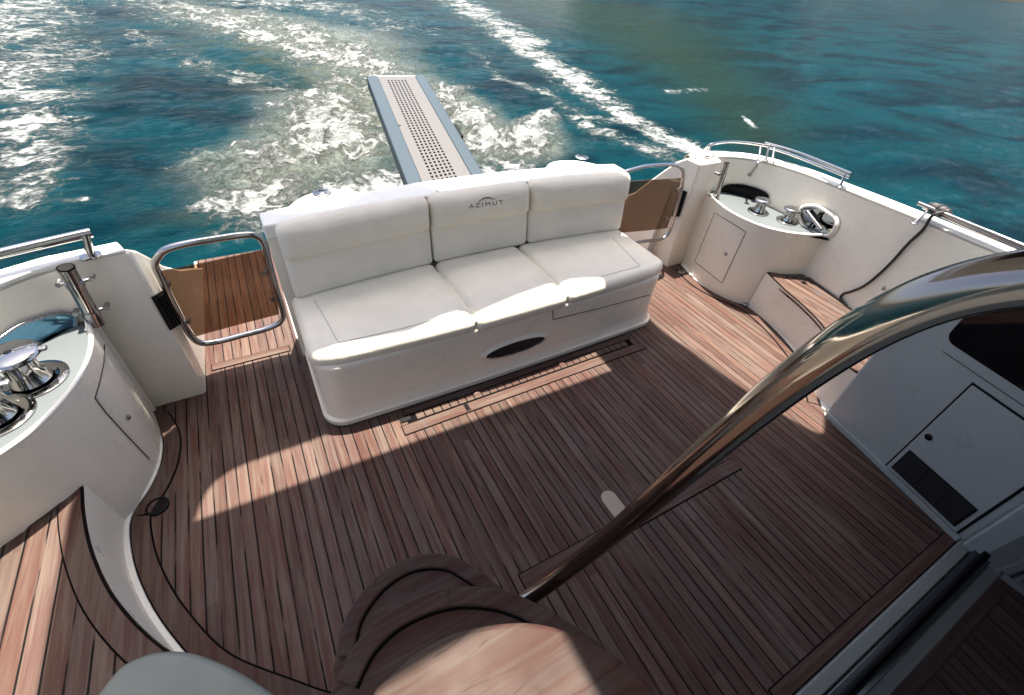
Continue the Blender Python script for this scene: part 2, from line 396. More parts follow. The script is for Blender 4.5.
    me.polygons.foreach_set('loop_start', np.arange(0, len(q)*4, 4, dtype=np.int32)); me.polygons.foreach_set('loop_total', np.full(len(q), 4, np.int32))
    me.update(); me.validate(); me.polygons.foreach_set('use_smooth', np.ones(len(q), bool))
    for nm, arr in (('foam', foam), ('aer', aer), ('refl_tint', refl_tint), ('churn', churn)):
        at = me.attributes.new(nm, 'FLOAT', 'POINT'); at.data.foreach_set('value', arr.astype(np.float32).ravel())
    o = bpy.data.objects.new('sea', me); col.objects.link(o); o['kind'] = 'structure'
    m = mat('sea_water', (.01, .06, .08), .12); g = NG(m); P = g.pos()
    A = {}
    for nm in ('foam', 'aer', 'refl_tint', 'churn'): x = g.n('ShaderNodeAttribute', attribute_name=nm); A[nm] = x.outputs['Fac']
    big_n = g.noise(g.mapping(P, (.20, .34, .3)), 1.0, 5, .62, .8)
    c = g.mix(g.ss(big_n, .36, .62), (.0001, .0100, .0175), (.0003, .030, .042))
    c = g.mix(g.math('MULTIPLY', A['refl_tint'], .85), c, (.0095, .024, .0165))
    olive = g.ss(g.noise(g.mapping(P, (.8, .8, .8)), 1.1, 3, .6, .5), .40, .66)
    c = g.mix(g.math('MULTIPLY', A['aer'], g.ss(olive, 0, 1, .45, .95), clamp=True), c, g.mix(olive, (.014, .042, .038), (.060, .062, .030)))
    # lace: warped cell walls plus fine bubbles
    wv = g.n('ShaderNodeTexNoise'); wv.inputs['Scale'].default_value = 1.6; wv.inputs['Detail'].default_value = 4; g.l(P, wv.inputs['Vector'])
    wsub = g.n('ShaderNodeVectorMath', operation='SUBTRACT'); g.l(wv.outputs['Color'], wsub.inputs[0]); wsub.inputs[1].default_value = (.5, .5, .5)
    wsc = g.n('ShaderNodeVectorMath', operation='SCALE'); g.l(wsub.outputs[0], wsc.inputs[0]); wsc.inputs['Scale'].default_value = 1.3
    wad = g.n('ShaderNodeVectorMath', operation='ADD'); g.l(P, wad.inputs[0]); g.l(wsc.outputs[0], wad.inputs[1]); WP = wad.outputs[0]
    def lace(sc, width):
        v = g.n('ShaderNodeTexVoronoi', feature='DISTANCE_TO_EDGE'); v.inputs['Scale'].default_value = sc; g.l(WP, v.inputs['Vector'])
        return g.ss(v.outputs['Distance'], 0, width, 1, 0)
    n0 = g.noise(WP, .55, 6, .62, .4); n1 = g.noise(WP, 1.7, 7, .70, .3); n2 = g.noise(P, 7, 8, .78)
    vs_ = g.math('ADD', g.math('MULTIPLY', lace(.9, .22), .34), g.math('MULTIPLY', lace(3.0, .26), .30))
    pat = g.math('ADD', g.math('MULTIPLY', g.ss(n0, .30, .70), .34), g.math('ADD', g.math('MULTIPLY', g.ss(n1, .32, .68), .34), g.math('ADD', g.math('MULTIPLY', vs_, .55), g.math('MULTIPLY', g.ss(n2, .3, .7), .30))))
    thr = g.math('SUBTRACT', 1.06, g.math('MULTIPLY', A['foam'], .72))
    dlt = g.math('SUBTRACT', pat, thr)
    fm = g.math('MULTIPLY', g.ss(dlt, -.08, .30), g.ss(A['foam'], .10, .35))
    thin = g.math('MULTIPLY', g.ss(dlt, -.34, .10), g.ss(A['foam'], .05, .5, 0, .62))
    sxx = g.n('ShaderNodeSeparateXYZ'); g.l(WP, sxx.inputs[0]); dx = g.math('SUBTRACT', sxx.outputs[0], 1.6); dy = g.math('SUBTRACT', sxx.outputs[1], 1.5)
    th = g.math('ARCTAN2', dx, dy); rr_ = g.math('SQRT', g.math('ADD', g.math('MULTIPLY', dx, dx), g.math('MULTIPLY', dy, dy)))
    cbr = g.n('ShaderNodeCombineXYZ'); g.l(g.math('MULTIPLY', th, 11.0), cbr.inputs[0]); g.l(g.math('MULTIPLY', rr_, .55), cbr.inputs[1]); RP = cbr.outputs[0]
    fil = g.noise(RP, 1.3, 8, .72, .7)
    cn = g.math('ADD', g.math('MULTIPLY', g.noise(WP, 1.25, 8, .74, .6), .45), g.math('MULTIPLY', fil, .55)); cn2 = g.noise(P, 14, 5, .75)
    sft = g.math('MULTIPLY', g.ss(g.math('ADD', g.math('MULTIPLY', cn, .8), g.math('MULTIPLY', cn2, .2)), .30, .60), g.ss(A['churn'], .10, .75))
    c = g.mix(g.math('MULTIPLY', sft, .92), c, g.mix(g.ss(cn2, .3, .7), (.135, .160, .135), (.27, .29, .275)))
    c = g.mix(thin, c, g.mix(A['aer'], (.024, .058, .060), (.062, .074, .055)))
    fcol = g.mix(g.math('MULTIPLY', A['aer'], .30, clamp=True), (.27, .295, .30), (.27, .275, .245))
    c = g.mix(fm, c, fcol)
    g.l(c, g.p.inputs['Base Color']); g.p.inputs['IOR'].default_value = 1.33; g.p.inputs['Specular IOR Level'].default_value = .045
    g.l(g.ss(fm, 0, 1, .10, .85), g.p.inputs['Roughness'])
    rp = g.noise(g.mapping(P, (1.0, 1.7, 1), rot=(0, 0, R(24))), 1.9, 8, .70, .25); rp2 = g.noise(g.mapping(P, (1.0, 1.5, 1), rot=(0, 0, R(-15))), .9, 4, .6)
    h = g.math('ADD', g.math('ADD', g.math('MULTIPLY', rp, 1.0), g.math('MULTIPLY', rp2, 1.6)), g.math('MULTIPLY', fm, .35))
    g.bump(h, 1.0, .20)
    me.materials.append(m); return o
sea()
# far wooded shore beyond the frame: what the green water mirrors
def shore(name, pxa, pxb, dist, hgt, seed):
    A = Vector(ray(pxa, 60)); B = Vector(ray(pxb, 60)); aa = math.atan2(A.x, A.y); ab = math.atan2(B.x, B.y)
    V = []; Fc = []; n = 70; mrow = 14
    for j in range(mrow+1):
        for i in range(n+1):
            t = i/n; an = aa + (ab-aa)*t; v = j/mrow; env = min(1, t*7, (1-t)*7)
            hh = hgt*(.72+.28*math.sin(t*9+seed)+.12*math.sin(t*37+seed*2))*max(env, .04)
            d = dist*(1+.05*math.sin(t*11+seed)) + v*dist*.34 + random.uniform(-1, 1)
            z = -1.6 + hh*math.sin(min(v*1.25, 1)*math.pi/2)*(1 if v < .85 else (1-v)/.15*.9+.1) + (random.uniform(-1.3, 1.3) if 0 < j < mrow else 0)
            V.append((math.sin(an)*d, math.cos(an)*d, z))
    for j in range(mrow):
        for i in range(n): Fc.append((j*(n+1)+i, j*(n+1)+i+1, (j+1)*(n+1)+i+1, (j+1)*(n+1)+i))
    m = mat(name+'_trees', (.05, .07, .03), .9); g = NG(m); P = g.pos(); g.l(g.mix(g.ss(g.noise(P, .35, 5, .7), .35, .65), (.002, .005, .003), (.008, .012, .006)), g.p.inputs['Base Color'])
    return mesh(name, V, Fc, m, kind='structure')
shore('hills', 560, 805, 420, 195, 1.3)
shore('terrain', 690, 1400, 1300, 290, 4.1)

# ================================================================ DECK
def half(X, y, s): return (XM + s*X, y)
GUT = [(2.09, 2.40), (2.01, 2.16), (2.01, 1.98), (2.05, 1.84), (2.12, 1.70), (2.11, 1.52), (2.06, 1.32), (1.97, 1.10), (1.83, .86), (1.62, .65)]
gl_ = [Vector((*half(X, y, -1), 0)) for X, y in GUT]; gr_ = [Vector((*half(X, y, 1), 0)) for X, y in GUT]
gls = smooth_path(gl_, 5); grs = smooth_path(gr_, 5)
# teak sheet: one polygon from the gates forward
deck_poly = [(-.60, 4.05), (-.60, 2.44)] + [(p.x-.02, p.y) for p in gls] + [(-.40, .45), (-.40, -.9), (1.2, -.9), (1.2, -.219), (2.635, -.219), (2.78, .60)] + [(p.x+.02, p.y) for p in grs[::-1] if p.y > .66 and p.x > 2.82] + [(3.12, 2.44), (3.12, 4.05), (2.46, 4.05), (2.46, 2.70), (-.04, 2.70), (-.04, 4.05)]
V = [(x, y, 0) for x, y in deck_poly]
bm = bmesh.new(); vs = [bm.verts.new(v) for v in V]; f = bm.faces.new(vs); bmesh.ops.triangulate(bm, faces=[f]); bmesh.ops.recalc_face_normals(bm, faces=bm.faces)
for f in bm.faces:
    if f.normal.z < 0: f.normal_flip()
me = bpy.data.meshes.new('deck'); bm.to_mesh(me); bm.free(); me.materials.append(M['teak_deck'])
deck = bpy.data.objects.new('deck', me); col.objects.link(deck); deck['kind'] = 'structure'
MB().box((-1.9, -3.4, -.35), (4.2, 2.68, -.006)).out('deck_pan', 'gel', deck)
def ribbon(name, path, w0, w1, z0, z1, mt, parent, **k):
    """flat strip along path (list of Vectors), from lateral offset w0 to w1"""
    P = [Vector(p) for p in path]; V = []; N = len(P)
    for i in range(N):
        t = (P[min(i+1, N-1)] - P[max(i-1, 0)]); t.z = 0; t.normalize(); nn = Vector((-t.y, t.x, 0))
        A = P[i] + nn*w0; B = P[i] + nn*w1
        V += [(A.x, A.y, P[i].z+z0), (B.x, B.y, P[i].z+z0), (B.x, B.y, P[i].z+z1), (A.x, A.y, P[i].z+z1)]
    Fc = []
    for i in range(N-1):
        for k_ in range(4): Fc.append((i*4+k_, i*4+(k_+1) % 4, (i+1)*4+(k_+1) % 4, (i+1)*4+k_))
    Fc += [(0, 1, 2, 3), ((N-1)*4+3, (N-1)*4+2, (N-1)*4+1, (N-1)*4)]
    return mesh(name, V, Fc, mt, parent, **k)
# margin boards along the curved sides (dark caulk below, board on top)
lft = [p for p in gls if p.y < 2.36]; rgt = [p for p in grs if p.y < 2.36 and p.x > 2.84]
l_low = [p for p in gls if p.y < 1.72]; l_low += smooth_path([gls[-1], Vector((-.28, .53, 0)), Vector((-.1, .47, 0))], 5)[1:]
for nm, path, sg in (('margin_board', l_low, 1), ('margin_board', [p for p in lft if p.y > 1.70], 1), ('margin_board', [p for p in rgt], -1)):
    ribbon('caulk_line', path, sg*.0, sg*.083, .001, .0035, 'caulk', deck)
    ribbon(nm, path, sg*.006, sg*.076, .001, .0065, 'teak_board', deck)
def board(x0, x1, y0, y1, mt='teak_board_x', z=.0065, g=.005):
    b = MB().box((x0-g, y0-g, .001), (x1+g, y1+g, z-.003)).out('caulk_line', 'caulk', deck)
    MB().box((x0, y0, .001), (x1, y1, z)).out('margin_board', mt, deck, bevel=.001, seg=1)
board(1.22, 2.62, -.215, -.165)
for k in range(3): pass
board(.56, 1.955, .585, .655)
board(.36, 2.16, 1.61, 1.675); board(.40, 2.12, 1.745, 1.785)
board(-.55, -.1, 2.60, 2.655); board(2.62, 3.10, 2.60, 2.655)
mb = MB(); x = .46
while x < 2.05: mb.box((x, 1.688, .001), (x+.046, 1.735, .0068)); x += .0535
MB().box((.40, 1.680, .001), (2.10, 1.742, .0032)).out('caulk_line', 'caulk', deck)
mb.out('drain_grating', 'teak_board_x', deck)
MB().box((.365, 1.70, .001), (.425, 1.73, .0085)).out('drain_opening', 'black', deck)
p = atz(467, 408); MB().box((p.x-.014, p.y-.03, .002), (p.x+.014, p.y+.03, .010)).out('hatch_latch', 'steel', deck, bevel=.002)
# sofa foot board
# oval pad, drain cap, small latch
p = atz(612, 503); pts = []
for k in range(28):
    an = 2*math.pi*k/28; pts.append((p.x + .043*math.cos(an), p.y - .02 + .043*math.sin(an) + (.045 if math.sin(an) > 0 else -.045)))
MB().prism(pts, .001, .010).out('table_socket_cover', 'tan_plate', deck, bevel=.002)
p = atz(158, 507); MB().lathe([(.001, .001), (.048, .001), (.048, .010), (.040, .013), (.038, .006), (.001, .006)], p, n=28).out('deck_drain', 'black', deck, smooth=True)
p = atz(745, 306); MB().box((p.x-.03, p.y-.022, .002), (p.x+.03, p.y+.022, .03)).out('deck_latch', 'steel_soft', deck, bevel=.008)
p = atz(682, 272); MB().box((p.x-.05, p.y-.03, .002), (p.x+.02, p.y+.01, .014)).out('deck_latch', 'steel_soft', deck, bevel=.004)
# recessed hatch latches, small dark marks
for q in ((407, 459), (318, 0)):
    pass

# ================================================================ HULL, BULWARKS
hull = thing('yacht_hull', 'white outer hull and transom of the yacht around the teak cockpit', 'yacht hull', (XM, 1, -1.2))
W1 = {-1: [(2.04, 2.385, .94), (2.13, 2.345, .94), (2.23, 2.27, .94), (2.33, 2.14, .945), (2.39, 1.95, .95), (2.42, 1.7, .96), (2.43, 1.35, .98), (2.42, .9, 1.0), (2.40, .3, 1.03), (2.35, -.6, 1.05), (2.25, -2.6, 1.05)],
       1: [(1.97, 2.50, .94), (2.10, 2.515, .942), (2.25, 2.46, .95), (2.38, 2.36, .958), (2.46, 2.20, .968), (2.47, 1.92, .988), (2.42, 1.60, 1.005), (2.375, 1.34, 1.02), (2.30, .97, 1.04), (2.24, .55, 1.05), (2.15, -1.0, 1.05)]}
INS = [0, .35, .8, 1, 1, 1, 1, 1, 1, 1, 1]
ZR = [0.0, .35, .70, .85, .96, 1.0]; IN = [.0, .0, .0, .0, .0, 0]
def wall_rings(s, closed=False):
    base = W1[s]; rings = []
    top = [Vector((XM + s*X, y, zz)) for X, y, zz in base]
    ins = smooth_path([Vector((v, 0, 0)) for v in INS], 8); tp = smooth_path(top, 8)
    N = len(tp)
    for z, d in zip(ZR, IN):
        r = []
        for i in range(N):
            t = tp[min(i+1, N-1)] - tp[max(i-1, 0)]; t.z = 0; t.normalize(); nn = Vector((-t.y, t.x, 0))
            if nn.x*s > 0: nn = -nn                     # towards the boat's inside
            if abs(nn.x) < .3 and nn.y > 0: nn = -nn
            r.append(Vector((tp[i].x, tp[i].y, tp[i].z*z)) + nn*d*max(0, ins[i].x))
        rings.append(r)
    return rings, tp
def loft(rings, keep=None):
    n = len(rings[0]); V = [v for r in rings for v in r]
    Fc = [(j*n+i, j*n+i+1, (j+1)*n+i+1, (j+1)*n+i) for j in range(len(rings)-1) for i in range(n-1)]
    return V, Fc
PIL = {-1: (1.78, 1.80), 1: (1.955, 1.92)}       # inner edge of the quarter, bottom and top
BOX = {-1: [(2.07, 2.43), (2.035, 2.30), (2.01, 2.14), (2.02, 1.98), (2.06, 1.84), (2.13, 1.70), (2.24, 1.59), (2.42, 1.47)],
       1: [(2.13, 2.43), (2.075, 2.28), (2.015, 2.10), (2.01, 1.93), (2.05, 1.78), (2.14, 1.66), (2.27, 1.57), (2.46, 1.49)]}
side_lab = {-1: 'white moulded bulwark with winch shelf at the left of the cockpit', 1: 'white moulded bulwark with winch nook and oval mooring port on the right of the cockpit'}
walls = {}; boxes = {}; shelves = {}; pils = {}; bulw = {}
ZS = .665
for s in (-1, 1):
    B = thing('bulwark', side_lab[s], 'bulwark', (XM + s*2.4, 1.5, 0)); bulw[s] = B
    rings, tp = wall_rings(s)
    V, Fc = loft(rings); walls[s] = mesh('inner_wall', V, Fc, 'gel', B, smooth=True)
    # cap rail
    cap = []; N = len(tp)
    prof = [(0, -.012), (.0, .006), (.012, .016), (.030, .018), (.038, .010), (.075, .010), (.083, .018), (.10, .016), (.114, .004), (.116, -.03)]
    for (d, dz) in prof:
        r = []
        for i in range(N):
            t = tp[min(i+1, N-1)] - tp[max(i-1, 0)]; t.z = 0; t.normalize(); nn = Vector((-t.y, t.x, 0))
            if nn.x*s < 0: nn = -nn
            if abs(nn.x) < .3 and nn.y < 0: nn = -nn
            r.append(tp[i] + nn*d + Vector((0, 0, dz)))
        cap.append(r)
    V, Fc = loft(cap); mesh('cap_rail', V, Fc, 'gel_white', B, smooth=True, auto=False)
    # outer hull side
    outer = [cap[-1]] + [[v + Vector((s*-.10*k, 0, -k*2.0/3)) for v in cap[-1]] for k in (1, 2, 3)]
    V, Fc = loft(outer); mesh('hull_side', V, Fc, 'hull', hull, smooth=True)
    # winch box
    bp = smooth_path([Vector((XM + s*X, y, 0)) for X, y in BOX[s]], 8)
    rings2 = [[Vector((v.x, v.y, z)) for v in bp] for z in (0, .1, .33, .5, ZS+.018)]
    V, Fc = loft(rings2); boxes[s] = mesh('winch_box', V, Fc, 'gel', B, smooth=True)
    # bottom cove: small kick where the box meets the deck gutter
    wr = rings[2]; jj = min(range(len(wr)), key=lambda i: (wr[i]-Vector((bp[-1].x, bp[-1].y, ZS))).length)
    back = wr[:jj+3]
    poly = [(v.x + s*.012, v.y) for v in bp] + [(v.x - s*-.02, v.y) for v in back[::-1]]
    shelves[s] = MB().prism(poly, ZS-.006, ZS).out('winch_shelf', 'shelf_steel', B)
    # rolled lip along the front of the shelf
    MB().tube([Vector((v.x + s*.010, v.y, ZS+.012)) for v in bp], .0105, 10).out('shelf_lip', 'gel_white', B, smooth=True)
    # quarter (aft pillar)
    xi0, xi1 = PIL[s]; prof = [(2.415, .945), (2.47, .935), (2.58, .87), (2.73, .75), (2.9, .60), (3.2, .40), (3.6, .18), (4.0, -.05), (4.35, -.35), (4.35, -1.5), (2.415, -1.5)]
    if s > 0: prof = [(2.415, .945), (2.56, .945), (2.66, .88), (2.76, .78), (2.9, .63), (3.05, .46), (3.4, .22), (4.0, -.05), (4.35, -.35), (4.35, -1.5), (2.415, -1.5)]
    V = []; n = len(prof)
    for X in (0, 1):
        for (y, z) in prof:
            xx = (xi0 + (xi1-xi0)*max(0, min(1, z/.94))) + (0 if y < 2.7 else -.02*(y-2.7)) if X == 0 else (2.08 if s < 0 else 2.17) + min(.12, (y-2.415)*.4)
            V.append((XM + s*xx, y, z))
    Fc = [list(range(n)), list(range(n, 2*n))[::-1]] + [(i, (i+1) % n, (i+1) % n+n, i+n) for i in range(n)]
    pils[s] = mesh('quarter', V, Fc, 'gel', B, bevel=.017, seg=4)
    if s < 0: MB().prism([(XM - X, y) for X, y in ((1.80, 2.412), (2.04, 2.383), (2.13, 2.343), (2.24, 2.266), (2.31, 2.37), (2.10, 2.465), (1.84, 2.51))], .946, .960).out('cap_end', 'gel_white', B, bevel=.005)
    # white gutter moulding between teak and the walls
    gg = [Vector((XM + s*X, y, 0)) for X, y in GUT if y < 2.42]; gg = smooth_path(gg, 6)
    if s > 0: gg = [p for p in gg if p.x > 2.80]
    k = -s
    ribbon('gutter', gg, -k*.045, k*.0, -.004, .014, 'gel_white', B, bevel=.005)

wt = {s: bvh(walls[s], boxes[s], pils[s], shelves[s]) for s in (-1, 1)}

# raised teak steps, one each side
ST = {-1: [(2.15, 1.70), (2.125, 1.52), (2.08, 1.33), (2.0, 1.12), (1.87, .90), (1.70, .70), (1.45, .46), (1.30, .2)],
      1: [(2.14, 1.65), (2.05, 1.42), (1.99, 1.22), (1.90, 1.02), (1.76, .83), (1.66, .72), (1.66, .3), (1.66, -.3)]}
lab = {-1: 'raised teak side step in the lower left corner beside the white winch box', 1: 'raised teak side step between the right bulwark and the cabin side wall'}
ZT = .335
for s in (-1, 1):
    T = thing('side_step', lab[s], 'step', (XM + s*2.2, 1.0, 0))
    pth = smooth_path([Vector((XM + s*X, y, ZT)) for X, y in ST[s]], 6)
    low = smooth_path([Vector((XM + s*X, y, 0)) for X, y in ([(2.14, 1.70), (2.13, 1.52), (2.08, 1.32), (1.99, 1.10), (1.85, .86), (1.64, .65), (1.42, .43), (1.28, .2)] if s < 0 else [(2.13, 1.66), (2.10, 1.47), (2.05, 1.28), (1.96, 1.06), (1.81, .85), (1.68, .70), (1.68, .3), (1.68, -.3)])], 6)
    mid_ = [Vector((a_.x*.75+b_.x*.25, a_.y*.75+b_.y*.25, ZT*.93)) for a_, b_ in zip(pth, low)]
    mid0 = [Vector((b_.x, b_.y, .04)) + (a_-b_)*.10*Vector((1, 1, 0)).length for a_, b_ in zip(pth, low)]
    V, Fc = loft([low, [Vector((v.x, v.y, .05)) for v in low], mid_, [Vector((v.x, v.y, ZT)) for v in pth]]); mesh('riser', V, Fc, 'gel', T, smooth=True)
    top = [(v.x + s*.006, v.y) for v in pth] + [(XM + s*2.75, pth[-1].y), (XM + s*2.75, 1.45), (XM + s*2.3, 1.60)]
    MB().prism(top, ZT-.03, ZT+.001).out('tread', 'teak_step', T)
    k = s
    ribbon('caulk_line', pth, -k*.004*-1, k*-.0, ZT*0-.0005, .0005, 'caulk', T) if False else None
    ribbon('edge_seam', pth, s*.004, s*.010, .0012, .0035, 'caulk', T)
    ribbon('edge_board', pth, s*.010, s*.078, .0012, .0060, 'teak_board', T)
    ribbon('edge_seam', pth, s*.078, s*.084, .0012, .0035, 'caulk', T)
    # gasket along the wall edge
    gk = [on(q[0], q[1], bvh(*[o for o in T.children if o.name.startswith('tread')]), .004) for q in ([(85, 487), (60, 505), (30, 526), (0, 545)] if s < 0 else [(769, 272), (787, 276), (809, 279), (826, 291), (846, 306)])]
    gk = [q for q in gk if q]
    if len(gk) > 1: MB().tube(gk, .010 if s > 0 else .006, 8).out('gasket', 'seal', T)

# ---- locker doors, latches, vents
for s, c, la, vent in ((-1, [(104, 341), (152, 398), (147, 458), (94.5, 398)], (127, 417.6), [(150.5, 296.5), (159.6, 291), (179.5, 324), (169.6, 330)]),
                 (1, [(715, 212.5), (746, 232), (722, 283), (695, 261.5)], (726, 254), [(681, 189), (688, 191.5), (680, 216.5), (672.5, 216)])):
    tree = bvh(boxes[s]); B = bulw[s]
    if s < 0:
        seam = [(104, 345), (103.5, 362), (100, 380), (94.5, 398), (105, 412), (125, 434), (149, 459)]
        lp = loop_on(seam, tree, .002, 6, False)
        d = patch('locker_door', [(106, 354), (142, 403), (148, 455), (96.5, 397)], tree, 'gel', B, off=.0012)
        MB().tube(lp, .0024, 6).out('door_seal', 'seal', d)
    else:
        d = patch('locker_door', c, tree, 'gel', B, off=.0015)
        MB().tube(loop_on(c, tree, .002, 8), .0026, 6, closed=True).out('door_seal', 'seal', d)
    q = on(*la, tree, .004)
    if q: MB().lathe([(.0, -.002), (.013, -.002), (.013, .004), (.006, .009), (.0, .009)], q, (-s, 0, 0), 16).out('latch', 'steel_soft', d, smooth=True)
    vc = [on(*v_, bvh(pils[s]), .006) for v_ in vent]
    if all(vc):
        ve = MB(); nn = (vc[1]-vc[0]).cross(vc[3]-vc[0]).normalized(); 
        if nn.x*s > 0: nn = -nn
        ve.add(vc + [v_ + nn*.012 for v_ in vc], [(0, 1, 2, 3), (4, 5, 6, 7), (0, 1, 5, 4), (1, 2, 6, 5), (2, 3, 7, 6), (3, 0, 4, 7)])
        vo = ve.out('air_vent', 'black', B, bevel=.005)
        fin = MB()
        for k in (.28, .5, .72):
            A = vc[0].lerp(vc[1], k) + nn*.016; Bq = vc[3].lerp(vc[2], k) + nn*.016; fin.tube([A.lerp(Bq, .06), A.lerp(Bq, .94)], .004, 6)
        fin.out('vent_fin', 'blackgloss', vo)

# ---- mooring winches (capstans)
def capstan(loc, sc, label, lean=(0, 0, 1)):
    C = thing('mooring_winch', label, 'winch', loc, 'steel mooring winches on the shelves')
    x, y, z = loc
    MB().lathe([(.01, 0), (.105*sc, 0), (.105*sc, .006), (.092*sc, .012), (.078*sc, .010), (.074*sc, .006), (.01, .006)], loc, n=40).out('base_ring', 'chrome', C, smooth=True)
    MB().lathe([(.045*sc, .006), (.060*sc, .010), (.056*sc, .020), (.043*sc, .050), (.040*sc, .085), (.046*sc, .112*sc)], loc, n=32).out('drum', 'steel', C, smooth=True)
    ft = MB()
    for k in range(10):
        an = k*math.pi/5; u = Vector((math.cos(an), math.sin(an), 0)); p = Vector(loc); ft.tube([p + u*.052*sc + Vector((0, 0, .018)), p + u*.043*sc + Vector((0, 0, .06)), p + u*.045*sc + Vector((0, 0, .10*sc))], .004*sc, 6)
    ft.out('drum_rib', 'chrome', C, smooth=True)
    MB().lathe([(.02, .108*sc), (.074*sc, .112*sc), (.082*sc, .120*sc), (.080*sc, .130*sc), (.070*sc, .136*sc), (.012*sc, .139*sc), (.011*sc, .132*sc), (.001, .132*sc)], loc, n=40).out('cap', 'steel' if label[:3] != 'rig' else 'steel', C, smooth=True)
    MB().box((x+.066*sc, y-.012, z+.118*sc), (x+.098*sc, y+.012, z+.132*sc)).out('rope_stop', 'steel_soft', C, bevel=.004)
def sh(px, py): p = atz(px, py, ZS); return (p.x, p.y, ZS+.001)
capstan(sh(33, 381), 1.12, 'large steel winch with broad flat cap on the left shelf')
capstan(sh(-4, 418), 1.12, 'steel winch base cut by the left edge of the photo on the left shelf')
capstan(sh(758, 212), .78, 'small polished winch nearer the black mooring port in the right nook')
capstan(sh(787, 221), .78, 'small polished winch nearer the steel oval port in the right nook')

# ---- ports in the bulwark walls: collar and floor, inner shade and reflection put in colour
def port(name, label, cat, px_pts, s, depth, frame_r, inner_mt, frame_mt, extra=None):
    tree = bvh(walls[s]); lp = loop_on(px_pts, tree, .004, 6, True, True)
    c = sum(lp, Vector())/len(lp); T = thing(name, label, cat, c)
    nrm = Vector((0, 0, 0))
    for i in range(len(lp)): nrm += (lp[i]-c).cross(lp[(i+1) % len(lp)]-c)
    nrm.normalize(); 
    if nrm.x*s < 0: nrm = -nrm                        # outboard
    n = len(lp)
    # recess bowl standing off the wall: collar out, floor slightly behind the rim
    V = [p - nrm*.016 for p in lp] + [c + (p-c)*.93 - nrm*.004 for p in lp]
    Fc = [(i, (i+1) % n, (i+1) % n + n, i+n) for i in range(n)] + [list(range(n, 2*n))]
    mesh('recess', V, Fc, inner_mt, T, smooth=True)
    MB().tube([p - nrm*.012 for p in lp], frame_r, 10, closed=True).out('rim', frame_mt, T, smooth=True)
    return T, lp, nrm, c
port('mooring_port', 'mooring opening with its blue reflection painted in behind the left winch shelf', 'mooring port', [(-12, 346), (12, 327), (34, 318), (58, 312), (72, 315), (75, 322), (68, 333), (40, 342), (12, 353), (-12, 362)], -1, .1, .006, steel('port_refl_tint', (.16, .34, .48), .2), 'steel_soft')  # blue reflection put into the steel floor's base colour
port('mooring_port', 'black mooring opening behind the winches of the right nook', 'mooring port', [(724, 186), (738, 184), (752, 186.5), (764, 191), (769, 197), (762, 203), (748, 203), (735, 201), (722, 197)], 1, .1, .004, 'black', 'black')
T, lp, nrm, c = port('hawse_port', 'polished steel oval mooring port at the front end of the right nook', 'mooring port', [(806, 206), (818, 206), (829, 212), (837, 219), (836, 228), (829, 235), (819, 234), (806, 227), (801, 218), (801, 211)], 1, .1, .011, 'chrome', 'gel_white')
u = (lp[len(lp)//4] - c); 
MB().tube([c + (lp[0]-c)*.62 - nrm*.03, c + (lp[len(lp)//2]-c)*.62 - nrm*.03], .014, 10).out('roller', 'chrome', T, smooth=True)
MB().tube([c + (lp[len(lp)//6]-c)*.8 - nrm*.026, c + (lp[len(lp)*4//6]-c)*.8 - nrm*.026], .009, 10).out('bar', 'blackgloss', T, smooth=True)
V = [c + (p-c)*1.14 - nrm*.004 for p in lp] + [c + (p-c)*1.03 - nrm*.014 for p in lp]; n = len(lp)
mesh('flange', V, [(i, (i+1) % n, (i+1) % n+n, i+n) for i in range(n)], 'gel_white', T, smooth=True)

# ---- rod holders
def rod_holder(top, bot, r, label, side):
    T = thing('rod_holder', label, 'rod holder', bot, 'steel rod holders'); a_ = Vector(top); b_ = Vector(bot); d = (a_-b_).normalized()
    MB().tube([b_, b_+d*.02, a_-d*.02, a_], r, 20, caps=False).out('tube', 'chrome', T, smooth=True)
    MB().tube([a_-d*.012, a_+d*.004], r*.86, 20).out('tube_mouth', 'black', T)
    MB().tube([a_-d*.006, a_+d*.002], r*1.10, 20, caps=False).out('rim', 'chrome', T, smooth=True)
    for k in (.22, .74):
        c = b_.lerp(a_, k); MB().tube([c-d*.014, c+d*.014], r*1.13, 20).out('clamp', 'steel', T, smooth=True)
        for dx in (-1, 1):
            e = c + Vector((dx*r*1.9, .02, 0)); MB().tube([c + Vector((dx*r*.8, .01, 0)), e], .007, 8).tube([e - Vector((0, .012, 0)), e + Vector((0, .03, 0))], .011, 10).out('clamp_bolt', 'steel_soft', T, smooth=True)
def near_surface(px, py, s, off):
    h = on(px, py, wt[s], off); return h
a1 = aty(66, 268, 2.30); b1 = aty(97, 324, 2.33); rod_holder(a1, b1, .030, 'upright steel rod holder tube clamped beside the left winch shelf', -1)
a1 = aty(727, 163, 2.33); b1 = aty(714, 205, 2.33); rod_holder(a1, b1, .020, 'upright steel rod holder tube clamped at the aft end of the right nook', 1)

